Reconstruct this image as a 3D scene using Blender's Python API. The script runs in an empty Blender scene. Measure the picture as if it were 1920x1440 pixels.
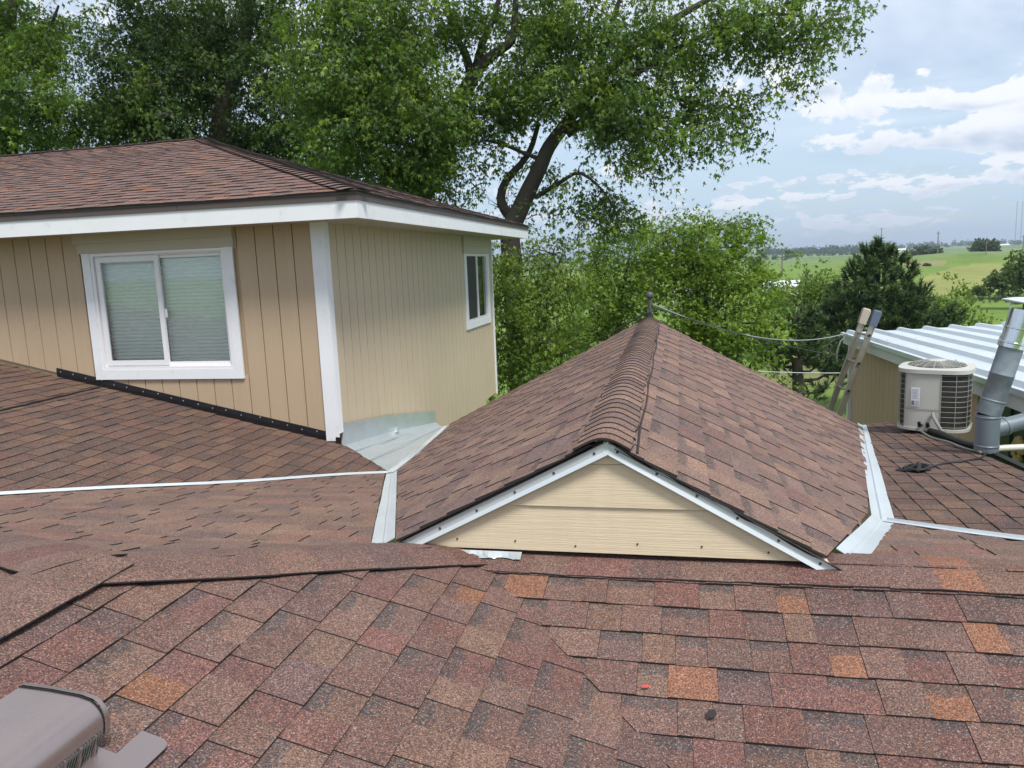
import bpy, math, random
import numpy as np
from mathutils import Vector, Matrix

random.seed(7)
RAD = math.radians
sc = bpy.context.scene

# ------------------------------------------------------------------ camera
F, PITCH, ROLL, AZ = 1442.0, RAD(8.84), 0.0407, RAD(12.54)
_cp, _sp, _ca, _sa = math.cos(PITCH), math.sin(PITCH), math.cos(AZ), math.sin(AZ)
_cr, _sr = math.cos(ROLL), math.sin(ROLL)
FWD = Vector((-_sa*_cp, _ca*_cp, -_sp))
_r0 = Vector((_ca, _sa, 0)); _u0 = Vector((-_sa*_sp, _ca*_sp, _cp))
RGT = _r0*_cr - _u0*_sr
UPV = _r0*_sr + _u0*_cr
cam = bpy.data.cameras.new('camera')
cam.sensor_width = 36.0
cam.lens = 36.0*F/1920.0
cam.clip_start = 0.05
cam.clip_end = 30000
camo = bpy.data.objects.new('camera', cam)
sc.collection.objects.link(camo)
camo.matrix_world = Matrix(((RGT.x, UPV.x, -FWD.x, 0), (RGT.y, UPV.y, -FWD.y, 0), (RGT.z, UPV.z, -FWD.z, 0), (0, 0, 0, 1)))
sc.camera = camo

# ------------------------------------------------------------------ exposure
vs = sc.view_settings
vs.view_transform = 'Standard'
vs.look = 'None'
vs.gamma = 1.0
vs.use_curve_mapping = False
vs.exposure = 0.74

# ------------------------------------------------------------------ sun
SUN_AZ = RAD(138)      # measured from +Y clockwise (towards +X)
SUN_EL = RAD(58)
sd = bpy.data.lights.new('sun', 'SUN')
sd.energy = 2.7
sd.angle = RAD(15)
sd.color = (1.0, 0.96, 0.9)
so = bpy.data.objects.new('sun', sd)
sc.collection.objects.link(so)
_sdir = Vector((math.sin(SUN_AZ)*math.cos(SUN_EL), math.cos(SUN_AZ)*math.cos(SUN_EL), math.sin(SUN_EL)))
so.rotation_euler = _sdir.to_track_quat('Z', 'Y').to_euler()
so.location = _sdir*60


# ------------------------------------------------------------------ pixel helpers
def ray(x, y):
    return FWD + RGT*((x-960)/F) + UPV*(-(y-720)/F)


def hit(x, y, pl):
    r = ray(x, y)
    a, b, c = pl
    return r*(a/(r.z-b*r.x-c*r.y))


def at_n(x, y, n):
    r = ray(x, y)
    return r*(n/r.y)


def at_e(x, y, e):
    r = ray(x, y)
    return r*(e/r.x)


def at_d(x, y, d):
    r = ray(x, y)
    return r*(d/math.hypot(r.x, r.y))


def proj(p):
    p = Vector(p)
    d = p.dot(FWD)
    return (960+F*p.dot(RGT)/d, 720-F*p.dot(UPV)/d, d)


def plane3(a, b, c):
    m = np.array([[1, a[0], a[1]], [1, b[0], b[1]], [1, c[0], c[1]]])
    return tuple(np.linalg.solve(m, np.array([a[2], b[2], c[2]])))


def pz(pl, e, n):
    return pl[0]+pl[1]*e+pl[2]*n


# ------------------------------------------------------------------ world / sky
world = bpy.data.worlds.new('World')
sc.world = world
world.use_nodes = True
wt = world.node_tree
wt.nodes.clear()


class NT:
    """small helper for writing node trees"""
    def __init__(self, tree):
        self.t = tree

    def n(self, typ, **kw):
        nd = self.t.nodes.new(typ)
        for k, v in kw.items():
            setattr(nd, k, v)
        return nd

    def link(self, a, b):
        self.t.links.new(a, b)

    def put(self, sock, v):
        if isinstance(v, bpy.types.NodeSocket):
            self.t.links.new(v, sock)
        else:
            sock.default_value = v

    def m(self, op, a, b=None, c=None, clamp=False):
        nd = self.n('ShaderNodeMath', operation=op, use_clamp=clamp)
        self.put(nd.inputs[0], a)
        if b is not None:
            self.put(nd.inputs[1], b)
        if c is not None:
            self.put(nd.inputs[2], c)
        return nd.outputs[0]

    def mix(self, fac, a, b, blend='MIX'):
        nd = self.n('ShaderNodeMix', data_type='RGBA', blend_type=blend)
        self.put(nd.inputs[0], fac)
        self.put(nd.inputs[6], a)
        self.put(nd.inputs[7], b)
        return nd.outputs[2]

    def smooth(self, x, lo, hi):
        nd = self.n('ShaderNodeMapRange', interpolation_type='SMOOTHSTEP')
        self.put(nd.inputs[0], x)
        nd.inputs[1].default_value = lo
        nd.inputs[2].default_value = hi
        return nd.outputs[0]

    def noise(self, vec, scale, detail=4, rough=0.55, dist=0.0):
        nd = self.n('ShaderNodeTexNoise')
        if vec is not None:
            self.link(vec, nd.inputs['Vector'])
        nd.inputs['Scale'].default_value = scale
        nd.inputs['Detail'].default_value = detail
        nd.inputs['Roughness'].default_value = rough
        nd.inputs['Distortion'].default_value = dist
        return nd.outputs['Fac']


def build_world():
    g = NT(wt)
    sky = g.n('ShaderNodeTexSky', sky_type='NISHITA')
    sky.sun_disc = False
    sky.sun_elevation = SUN_EL
    sky.sun_rotation = SUN_AZ
    sky.air_density = 1.0
    sky.dust_density = 0.6
    sky.ozone_density = 1.2
    tc = g.n('ShaderNodeTexCoord')
    sep = g.n('ShaderNodeSeparateXYZ')
    g.link(tc.outputs['Generated'], sep.inputs[0])
    x, y, z = sep.outputs
    zc = g.m('MAXIMUM', z, 0.0)
    den = g.m('ADD', zc, 0.055)
    px = g.m('DIVIDE', x, den)
    py = g.m('DIVIDE', y, den)
    comb = g.n('ShaderNodeCombineXYZ')
    g.link(px, comb.inputs[0]); g.link(py, comb.inputs[1])
    P = comb.outputs[0]
    # thin high veil
    veil_n = g.noise(P, 0.55, 5, 0.6, 0.6)
    veil = g.smooth(veil_n, 0.28, 0.62)
    # azimuth / elevation space for cumulus (flat bases, lumpy tops)
    azm = g.m('ARCTAN2', x, y)
    el = g.m('ARCSINE', z)
    def field(k, zs, det, off):
        cm = g.n('ShaderNodeCombineXYZ')
        g.link(g.m('ADD', g.m('MULTIPLY', x, k), off), cm.inputs[0]); g.link(g.m('MULTIPLY', y, k), cm.inputs[1]); g.link(g.m('MULTIPLY', z, k*zs), cm.inputs[2])
        return g.noise(cm.outputs[0], 1.0, det, 0.56, 0.2)
    hi = g.smooth(z, 0.05, 0.17)
    lump = g.m('ADD', g.m('MULTIPLY', field(20, 1.5, 8, 0.0), hi), g.m('MULTIPLY', field(34, 2.6, 7, 0.0), g.m('SUBTRACT', 1.0, hi)))
    low = g.m('ADD', g.m('MULTIPLY', field(20, 1.5, 1.5, 0.0), hi), g.m('MULTIPLY', field(34, 2.6, 1.5, 0.0), g.m('SUBTRACT', 1.0, hi)))
    base = g.m('ADD', g.m('MULTIPLY', field(3.2, 1.6, 2, 5.0), hi), g.m('MULTIPLY', field(9, 5.0, 2, 3.0), g.m('SUBTRACT', 1.0, hi)))
    bias = g.m('MULTIPLY', g.m('SUBTRACT', base, g.m('ADD', 0.465, g.m('MULTIPLY', hi, 0.05))), 1.5)
    # the individual clouds seen in the picture: (px, py, rx, ry, weight)
    top = None
    for (cx, cy, rx, ry, w) in ((1670, 212, 150, 34, 0.62), (1680, 268, 185, 34, 0.6), (1900, 235, 60, 70, 0.6),
                                (1860, 330, 110, 30, 0.4), (1470, 165, 110, 38, 0.45), (1680, 158, 60, 22, 0.35),
                                (1840, 190, 55, 20, 0.4), (1320, 318, 38, 18, 0.42), (1490, 378, 90, 20, 0.4),
                                (1235, 385, 60, 16, 0.4), (1720, 360, 130, 22, 0.3), (1370, 392, 50, 14, 0.32),
                                (1640, 345, 60, 16, 0.28), (1020, 240, 120, 80, 0.3), (1180, 330, 60, 26, 0.3)):
        d = ray(cx, cy).normalized()
        a0, e0 = math.atan2(d.x, d.y), math.asin(d.z)
        ra, re = rx/F*0.95, ry/F
        da = g.m('DIVIDE', g.m('SUBTRACT', azm, a0), ra)
        de = g.m('DIVIDE', g.m('SUBTRACT', el, e0), re)
        # flat base: squash below centre
        de2 = g.m('MULTIPLY', g.m('MAXIMUM', de, g.m('MULTIPLY', de, 1.7)), 1.0)
        de3 = g.m('MAXIMUM', de, g.m('MULTIPLY', de, -1.9))
        r2 = g.m('ADD', g.m('MULTIPLY', da, da), g.m('MULTIPLY', de3, de3))
        bump = g.m('MULTIPLY', g.m('MINIMUM', g.m('MAXIMUM', g.m('SUBTRACT', 1.3, r2), 0.0), 0.8), w*0.62)
        bias = g.m('ADD', bias, bump)
        shade = g.m('MULTIPLY', g.m('MINIMUM', g.m('MAXIMUM', g.m('SUBTRACT', 1.6, r2), 0.0), 1.0), de)
        top = shade if top is None else g.m('ADD', top, shade)
    dens = g.m('ADD', g.m('ADD', g.m('MULTIPLY', g.m('SUBTRACT', lump, 0.5), 2.0), 0.5), bias)
    # thin out towards zenith edges is not needed: same field all round
    mask = g.m('MULTIPLY', g.smooth(dens, 0.62, 0.76), g.smooth(z, 0.0, 0.03))
    thick = g.smooth(dens, 0.66, 1.15)
    lit = g.smooth(g.m('ADD', g.m('MULTIPLY', g.m('SUBTRACT', lump, low), 4.5), top), -0.75, 0.55)
    bgd = g.mix(g.m('MULTIPLY', thick, 0.85), (0.48, 0.53, 0.61, 1), (0.32, 0.385, 0.49, 1))
    cloud = g.mix(lit, bgd, (0.64, 0.65, 0.675, 1))
    skycol = g.n('ShaderNodeVectorMath', operation='SCALE')
    g.link(sky.outputs[0], skycol.inputs[0])
    skycol.inputs[3].default_value = SKY_STR
    veilcol = g.mix(g.smooth(z, 0.0, 0.28), (0.34, 0.46, 0.58, 1), (0.58, 0.63, 0.71, 1))
    c1 = g.mix(g.m('ADD', g.m('MULTIPLY', veil, 0.55), 0.30), skycol.outputs[0], veilcol)
    c2 = g.mix(g.m('MULTIPLY', mask, 0.95), c1, cloud)
    bg = g.n('ShaderNodeBackground')
    g.link(c2, bg.inputs[0])
    bg.inputs[1].default_value = 1.0
    world.cycles.sampling_method = 'MANUAL'
    world.cycles.sample_map_resolution = 512
    out = g.n('ShaderNodeOutputWorld')
    g.link(bg.outputs[0], out.inputs[0])


SKY_STR = 0.085
build_world()


# ------------------------------------------------------------------ objects
WLOC = {}


def link(o):
    sc.collection.objects.link(o)
    return o


def thing(name, label, cat, loc, group=None):
    o = bpy.data.objects.new(name, None)
    o.empty_display_size = 0.2
    link(o)
    o.location = loc
    WLOC[o] = Vector(loc)
    o['label'] = label
    o['category'] = cat
    o['kind'] = 'thing'
    if group:
        o['group'] = group
    return o


def tag(o, label=None, cat=None, group=None, kind=None):
    if label: o['label'] = label
    if cat: o['category'] = cat
    if group: o['group'] = group
    o['kind'] = kind or 'thing'
    return o


class MB:
    def __init__(self):
        self.v, self.f, self.mi, self.col, self.tv = [], [], [], [], []

    def add(self, verts, faces, mi=0, col=None, tv=None):
        o = len(self.v)
        self.v += [tuple(p) for p in verts]
        self.f += [tuple(i+o for i in f) for f in faces]
        self.mi += (mi if isinstance(mi, list) else [mi]*len(faces))
        self.col += (col if isinstance(col, list) else [col or (0.5, 0.5, 0.5, 0)]*len(verts))
        self.tv += (tv if tv is not None else [0.0]*len(verts))
        return self

    def extend(self, o):
        k = len(self.v)
        self.v += o.v
        self.f += [tuple(i+k for i in f) for f in o.f]
        self.mi += o.mi; self.col += o.col; self.tv += o.tv

    def hexa(self, p, mi=0):
        """8 corners: bottom 4 (ccw from above), top 4"""
        return self.add(p, [(3, 2, 1, 0), (4, 5, 6, 7), (0, 1, 5, 4), (1, 2, 6, 5), (2, 3, 7, 6), (3, 0, 4, 7)], mi)

    def box(self, lo, hi, mi=0):
        x0, y0, z0 = lo; x1, y1, z1 = hi
        return self.hexa([(x0, y0, z0), (x1, y0, z0), (x1, y1, z0), (x0, y1, z0), (x0, y0, z1), (x1, y0, z1), (x1, y1, z1), (x0, y1, z1)], mi)

    def prism(self, poly, off, mi=0, mi_side=None):
        """planar polygon extruded by vector off"""
        n = len(poly)
        off = Vector(off)
        vs_ = [Vector(p) for p in poly]+[Vector(p)+off for p in poly]
        fs = [tuple(range(n-1, -1, -1)), tuple(range(n, 2*n))]+[(i, (i+1) % n, n+(i+1) % n, n+i) for i in range(n)]
        ms = [mi, mi]+[mi if mi_side is None else mi_side]*n
        return self.add(vs_, fs, ms)

    def tube(self, pts, rad, seg=8, mi=0, cap=True):
        pts = [Vector(p) for p in pts]
        if not isinstance(rad, (list, tuple)):
            rad = [rad]*len(pts)
        rings = []
        prev = None
        for i, p in enumerate(pts):
            a = pts[max(i-1, 0)]; b = pts[min(i+1, len(pts)-1)]
            d = (b-a).normalized()
            if prev is None:
                h = Vector((0, 0, 1)) if abs(d.z) < 0.9 else Vector((1, 0, 0))
                s = d.cross(h).normalized()
            else:
                s = (prev-d*prev.dot(d)).normalized()
            prev = s
            t = d.cross(s)
            rings.append([p+(s*math.cos(2*math.pi*k/seg)+t*math.sin(2*math.pi*k/seg))*rad[i] for k in range(seg)])
        v = [q for r in rings for q in r]
        f = []
        for i in range(len(rings)-1):
            for k in range(seg):
                f.append((i*seg+k, i*seg+(k+1) % seg, (i+1)*seg+(k+1) % seg, (i+1)*seg+k))
        if cap:
            f.append(tuple(range(seg-1, -1, -1)))
            f.append(tuple((len(rings)-1)*seg+k for k in range(seg)))
        return self.add(v, f, mi)

    def lathe(self, c, prof, seg=24, axis=(0, 0, 1), mi=0):
        ax = Vector(axis).normalized()
        h = Vector((1, 0, 0)) if abs(ax.x) < 0.9 else Vector((0, 1, 0))
        s = ax.cross(h).normalized(); t = ax.cross(s)
        c = Vector(c)
        v = []; f = []
        for (r, z) in prof:
            v += [c+ax*z+(s*math.cos(2*math.pi*k/seg)+t*math.sin(2*math.pi*k/seg))*r for k in range(seg)]
        for i in range(len(prof)-1):
            for k in range(seg):
                f.append((i*seg+k, i*seg+(k+1) % seg, (i+1)*seg+(k+1) % seg, (i+1)*seg+k))
        return self.add(v, f, mi)

    def build(self, name, mats, parent=None, smooth=False, attrs=False, **props):
        me = bpy.data.meshes.new(name)
        a = np.array(self.v, dtype=np.float64).reshape(-1, 3)
        c = (a.min(0)+a.max(0))/2
        c[2] = a[:, 2].min()
        me.from_pydata((a-c).tolist(), [], self.f)
        for m_ in (mats if isinstance(mats, (list, tuple)) else [mats]):
            me.materials.append(m_)
        me.polygons.foreach_set('material_index', self.mi)
        if attrs:
            at = me.attributes.new('tcol', 'FLOAT_COLOR', 'POINT')
            at.data.foreach_set('color', np.array(self.col, dtype=np.float32).ravel())
            at = me.attributes.new('tv', 'FLOAT', 'POINT')
            at.data.foreach_set('value', np.array(self.tv, dtype=np.float32))
        if smooth:
            me.polygons.foreach_set('use_smooth', [True]*len(me.polygons))
            try:
                me.set_sharp_from_angle(angle=RAD(40))
            except Exception:
                pass
        me.update()
        o = link(bpy.data.objects.new(name, me))
        w = Vector(c)
        WLOC[o] = w
        if parent is not None:
            o.parent = parent
            o.location = w-WLOC[parent]
        else:
            o.location = w
        for k, v_ in props.items():
            o[k] = v_
        return o


def np_mesh(name, verts, tris, mats, parent=None, col=None, **props):
    """fast triangle mesh from numpy arrays (verts world coords)"""
    c = (verts.min(0)+verts.max(0))/2
    c[2] = verts[:, 2].min()
    me = bpy.data.meshes.new(name)
    nv, nt = len(verts), len(tris)
    me.vertices.add(nv)
    me.vertices.foreach_set('co', (verts-c).astype(np.float32).ravel())
    me.loops.add(nt*3)
    me.loops.foreach_set('vertex_index', tris.astype(np.int32).ravel())
    me.polygons.add(nt)
    me.polygons.foreach_set('loop_start', np.arange(0, nt*3, 3, dtype=np.int32))
    me.polygons.foreach_set('loop_total', np.full(nt, 3, dtype=np.int32))
    me.materials.append(mats)
    if col is not None:
        at = me.attributes.new('tcol', 'FLOAT_COLOR', 'POINT')
        at.data.foreach_set('color', col.astype(np.float32).ravel())
    me.update(calc_edges=True)
    o = link(bpy.data.objects.new(name, me))
    w = Vector(c)
    WLOC[o] = w
    if parent is not None:
        o.parent = parent
        o.location = w-WLOC[parent]
    else:
        o.location = w
    for k, v_ in props.items():
        o[k] = v_
    return o


# ------------------------------------------------------------------ materials
def new_mat(name):
    m_ = bpy.data.materials.new(name)
    m_.use_nodes = True
    g = NT(m_.node_tree)
    b = m_.node_tree.nodes['Principled BSDF']
    return m_, g, b


def plain(name, col, rough=0.6, metal=0.0, var=0.12, scale=3.0, bump=0.0, bscale=40.0, spec=0.5, dirt=0.0, stretch=None):
    m_, g, b = new_mat(name)
    geo = g.n('ShaderNodeNewGeometry')
    vec = geo.outputs['Position']
    if stretch:
        mp = g.n('ShaderNodeVectorMath', operation='MULTIPLY')
        g.link(vec, mp.inputs[0]); mp.inputs[1].default_value = stretch
        vec = mp.outputs[0]
    n1 = g.noise(vec, scale, 5, 0.6)
    k = g.m('ADD', g.m('MULTIPLY', g.m('SUBTRACT', n1, 0.5), 2*var), 1.0)
    sc_ = g.n('ShaderNodeVectorMath', operation='SCALE')
    sc_.inputs[0].default_value = col[:3]
    g.link(k, sc_.inputs[3])
    c = sc_.outputs[0]
    if dirt:
        n2 = g.noise(geo.outputs['Position'], scale*2.7, 6, 0.7)
        c = g.mix(g.m('MULTIPLY', g.smooth(n2, 0.55, 0.75), dirt), c, (col[0]*0.35, col[1]*0.33, col[2]*0.3, 1))
    g.link(c, b.inputs['Base Color'])
    b.inputs['Metallic'].default_value = metal
    b.inputs['Specular IOR Level'].default_value = spec
    g.link(g.m('ADD', g.m('MULTIPLY', g.m('SUBTRACT', n1, 0.5), 0.25), rough, clamp=True), b.inputs['Roughness'])
    if bump:
        bn = g.n('ShaderNodeBump')
        bn.inputs['Strength'].default_value = bump
        bn.inputs['Distance'].default_value = 0.004
        g.link(g.noise(vec, bscale, 4, 0.6), bn.inputs['Height'])
        g.link(bn.outputs[0], b.inputs['Normal'])
    return m_


def shingle_mat():
    m_, g, b = new_mat('shingle_granules')
    at = g.n('ShaderNodeAttribute', attribute_name='tcol')
    tv = g.n('ShaderNodeAttribute', attribute_name='tv').outputs['Fac']
    geo = g.n('ShaderNodeNewGeometry')
    P = geo.outputs['Position']
    vor = g.n('ShaderNodeTexVoronoi')
    vor.inputs['Scale'].default_value = 300
    g.link(P, vor.inputs['Vector'])
    sepc = g.n('ShaderNodeSeparateColor')
    g.link(vor.outputs['Color'], sepc.inputs[0])
    r1, r2, r3 = sepc.outputs
    band = at.outputs['Alpha']
    edge = g.m('ADD', tv, g.m('MULTIPLY', g.m('SUBTRACT', g.noise(P, 22, 3, 0.6), 0.5), 0.5))
    bm = g.m('MULTIPLY', g.smooth(edge, 0.60, 0.76), band)
    gran = g.m('ADD', g.m('MULTIPLY', g.m('POWER', r1, 1.6), 1.05), 0.52)
    mott = g.m('ADD', g.m('MULTIPLY', g.m('SUBTRACT', g.noise(P, 7, 5, 0.65), 0.5), 0.55), 1.0)
    wear = g.m('ADD', g.m('MULTIPLY', g.m('SUBTRACT', g.noise(P, 1.1, 4, 0.6), 0.5), 0.45), 1.0)
    k = g.m('MULTIPLY', g.m('MULTIPLY', gran, mott), wear)
    sc_ = g.n('ShaderNodeVectorMath', operation='SCALE')
    g.link(at.outputs['Color'], sc_.inputs[0]); g.link(k, sc_.inputs[3])
    dk = g.n('ShaderNodeVectorMath', operation='SCALE')
    dk.inputs[0].default_value = (0.062, 0.058, 0.060); g.link(k, dk.inputs[3])
    c = g.mix(g.m('MULTIPLY', bm, 0.68), sc_.outputs[0], dk.outputs[0])
    # scattered pale and orange grains
    c = g.mix(g.m('MULTIPLY', g.m('GREATER_THAN', r2, 0.94), 0.5), c, (0.42, 0.33, 0.27, 1))
    c = g.mix(g.m('MULTIPLY', g.m('LESS_THAN', r2, 0.10), 0.6), c, (0.30, 0.12, 0.06, 1))
    c = g.mix(g.m('MULTIPLY', g.m('LESS_THAN', r3, 0.14), 0.7), c, (0.03, 0.025, 0.025, 1))
    g.link(c, b.inputs['Base Color'])
    b.inputs['Roughness'].default_value = 0.88
    b.inputs['Specular IOR Level'].default_value = 0.35
    bn = g.n('ShaderNodeBump')
    bn.inputs['Strength'].default_value = 0.55
    bn.inputs['Distance'].default_value = 0.002
    g.link(g.m('ADD', r1, g.m('MULTIPLY', g.noise(P, 12, 3, 0.5), 2.0)), bn.inputs['Height'])
    g.link(bn.outputs[0], b.inputs['Normal'])
    return m_


def leaf_mat(name, trans=0.35):
    m_, g, b = new_mat(name)
    at = g.n('ShaderNodeAttribute', attribute_name='tcol')
    g.link(at.outputs['Color'], b.inputs['Base Color'])
    b.inputs['Roughness'].default_value = 0.5
    b.inputs['Specular IOR Level'].default_value = 0.3
    tr = g.n('ShaderNodeBsdfTranslucent')
    hs = g.mix(1.0, at.outputs['Color'], (1.25, 1.35, 0.5, 1), 'MULTIPLY')
    g.link(hs, tr.inputs[0])
    mx = g.n('ShaderNodeMixShader')
    mx.inputs[0].default_value = trans
    g.link(b.outputs[0], mx.inputs[1]); g.link(tr.outputs[0], mx.inputs[2])
    out = m_.node_tree.nodes['Material Output']
    g.link(mx.outputs[0], out.inputs[0])
    return m_


def siding_mat(name, col, direction):
    """painted wood-grain siding; direction 'v' vertical grain, 'h' horizontal"""
    m_, g, b = new_mat(name)
    geo = g.n('ShaderNodeNewGeometry')
    P = geo.outputs['Position']
    mp = g.n('ShaderNodeVectorMath', operation='MULTIPLY')
    g.link(P, mp.inputs[0])
    mp.inputs[1].default_value = (60, 60, 2.2) if direction == 'v' else (2.2, 2.2, 150)
    wv = g.noise(mp.outputs[0], 1.0, 4, 0.65, 0.9)
    big = g.noise(P, 0.9, 4, 0.6)
    drip = g.n('ShaderNodeVectorMath', operation='MULTIPLY')
    g.link(P, drip.inputs[0]); drip.inputs[1].default_value = (14, 14, 0.5)
    st = g.noise(drip.outputs[0], 1.0, 4, 0.6)
    k = g.m('ADD', g.m('ADD', g.m('MULTIPLY', g.m('SUBTRACT', wv, 0.5), 0.10), g.m('MULTIPLY', g.m('SUBTRACT', big, 0.5), 0.16)),
            g.m('ADD', g.m('MULTIPLY', g.m('SUBTRACT', st, 0.5), 0.12), 1.0))
    sc_ = g.n('ShaderNodeVectorMath', operation='SCALE')
    sc_.inputs[0].default_value = col
    g.link(k, sc_.inputs[3])
    g.link(sc_.outputs[0], b.inputs['Base Color'])
    b.inputs['Roughness'].default_value = 0.62
    bn = g.n('ShaderNodeBump')
    bn.inputs['Strength'].default_value = 0.3 if direction == 'h' else 0.3
    bn.inputs['Distance'].default_value = 0.003
    g.link(g.smooth(wv, 0.35, 0.65), bn.inputs['Height'])
    g.link(bn.outputs[0], b.inputs['Normal'])
    return m_


M = {}
M['shingle'] = shingle_mat()
M['asphalt'] = plain('asphalt_cut_edge', (0.022, 0.018, 0.017), 0.85, var=0.3, scale=30)
M['felt'] = plain('roofing_felt', (0.012, 0.012, 0.013), 0.75, var=0.3, scale=20)
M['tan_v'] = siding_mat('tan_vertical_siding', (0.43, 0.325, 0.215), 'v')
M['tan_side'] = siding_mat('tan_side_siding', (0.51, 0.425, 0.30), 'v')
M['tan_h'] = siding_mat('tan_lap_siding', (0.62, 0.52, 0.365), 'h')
M['tan_trim'] = plain('tan_trim', (0.46, 0.42, 0.33), 0.6, var=0.06)
M['groove'] = plain('siding_groove', (0.40, 0.30, 0.19), 0.8)
M['groove2'] = plain('side_groove', (0.30, 0.24, 0.155), 0.8)
M['white'] = plain('white_paint', (0.72, 0.74, 0.76), 0.5, var=0.05, scale=2.0, bump=0.15, bscale=60, dirt=0.28, stretch=(1, 1, 1))
M['vinyl'] = plain('white_vinyl', (0.74, 0.74, 0.75), 0.35, var=0.03)
M['wmetal'] = plain('white_coil_metal', (0.56, 0.615, 0.635), 0.34, metal=0.25, var=0.08, scale=5, dirt=0.15)
M['galv'] = plain('galvanised_sheet', (0.58, 0.64, 0.67), 0.36, metal=0.6, var=0.14, scale=6, bump=0.25, bscale=6, dirt=0.1)
M['drip'] = plain('brown_drip_edge', (0.085, 0.062, 0.058), 0.45, var=0.15, dirt=0.2)
M['soffit'] = plain('soffit_board', (0.38, 0.34, 0.27), 0.7)
M['vent'] = plain('brown_vent_metal', (0.37, 0.305, 0.29), 0.3, metal=0.75, var=0.06, scale=8, bump=0.3, bscale=9)
M['mesh'] = plain('vent_screen', (0.22, 0.24, 0.23), 0.4, metal=0.6, var=0.1)
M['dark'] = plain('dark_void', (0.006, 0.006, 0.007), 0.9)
M['black'] = plain('black_flashing', (0.008, 0.008, 0.010), 0.38, var=0.3, scale=8)
M['screw'] = plain('screw_head', (0.62, 0.64, 0.65), 0.35, metal=0.7)
M['nail'] = plain('rusty_screw', (0.05, 0.045, 0.042), 0.6)


# ------------------------------------------------------------------ shingle machinery
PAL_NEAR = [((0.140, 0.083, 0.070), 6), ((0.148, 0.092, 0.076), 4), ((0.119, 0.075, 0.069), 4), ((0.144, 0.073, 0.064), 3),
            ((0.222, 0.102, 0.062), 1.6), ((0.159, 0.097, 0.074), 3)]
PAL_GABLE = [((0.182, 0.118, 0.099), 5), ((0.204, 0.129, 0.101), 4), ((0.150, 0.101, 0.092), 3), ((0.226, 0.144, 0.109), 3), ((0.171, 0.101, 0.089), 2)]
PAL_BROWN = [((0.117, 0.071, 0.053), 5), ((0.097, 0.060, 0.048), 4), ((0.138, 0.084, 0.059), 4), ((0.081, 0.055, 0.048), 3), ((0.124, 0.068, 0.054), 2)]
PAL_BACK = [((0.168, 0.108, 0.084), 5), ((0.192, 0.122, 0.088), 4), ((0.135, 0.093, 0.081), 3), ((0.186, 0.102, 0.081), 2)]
PAL_UPPER = [((0.169, 0.103, 0.090), 5), ((0.147, 0.090, 0.081), 4), ((0.188, 0.109, 0.093), 3), ((0.237, 0.117, 0.075), 1)]


def pick(pal):
    t = random.uniform(0, sum(w for _, w in pal))
    for c, w in pal:
        t -= w
        if t <= 0:
            break
    j = random.uniform(0.88, 1.13)
    return (c[0]*j*random.uniform(0.97, 1.03), c[1]*j, c[2]*j*random.uniform(0.97, 1.03))


def clip(poly, cl):
    """clip polygon (list of (x,y)) by convex ccw polygon cl"""
    out = poly
    n = len(cl)
    for i in range(n):
        ax, ay = cl[i]; bx, by = cl[(i+1) % n]
        ex, ey = bx-ax, by-ay
        inp, out = out, []
        if not inp:
            return []
        for j in range(len(inp)):
            p, q = inp[j], inp[(j+1) % len(inp)]
            dp = ex*(p[1]-ay)-ey*(p[0]-ax)
            dq = ex*(q[1]-ay)-ey*(q[0]-ax)
            if dp >= 0:
                out.append(p)
            if (dp >= 0) != (dq >= 0):
                t = dp/(dp-dq)
                out.append((p[0]+(q[0]-p[0])*t, p[1]+(q[1]-p[1])*t))
    return out


def area(poly):
    return 0.5*sum(poly[i][0]*poly[(i+1) % len(poly)][1]-poly[(i+1) % len(poly)][0]*poly[i][1] for i in range(len(poly)))


def wob(e, n):
    return 0.004*math.sin(e*3.1+n*1.7)+0.003*math.sin(e*1.3-n*4.3+1.0)+0.003*math.sin(n*2.2+0.5)


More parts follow.
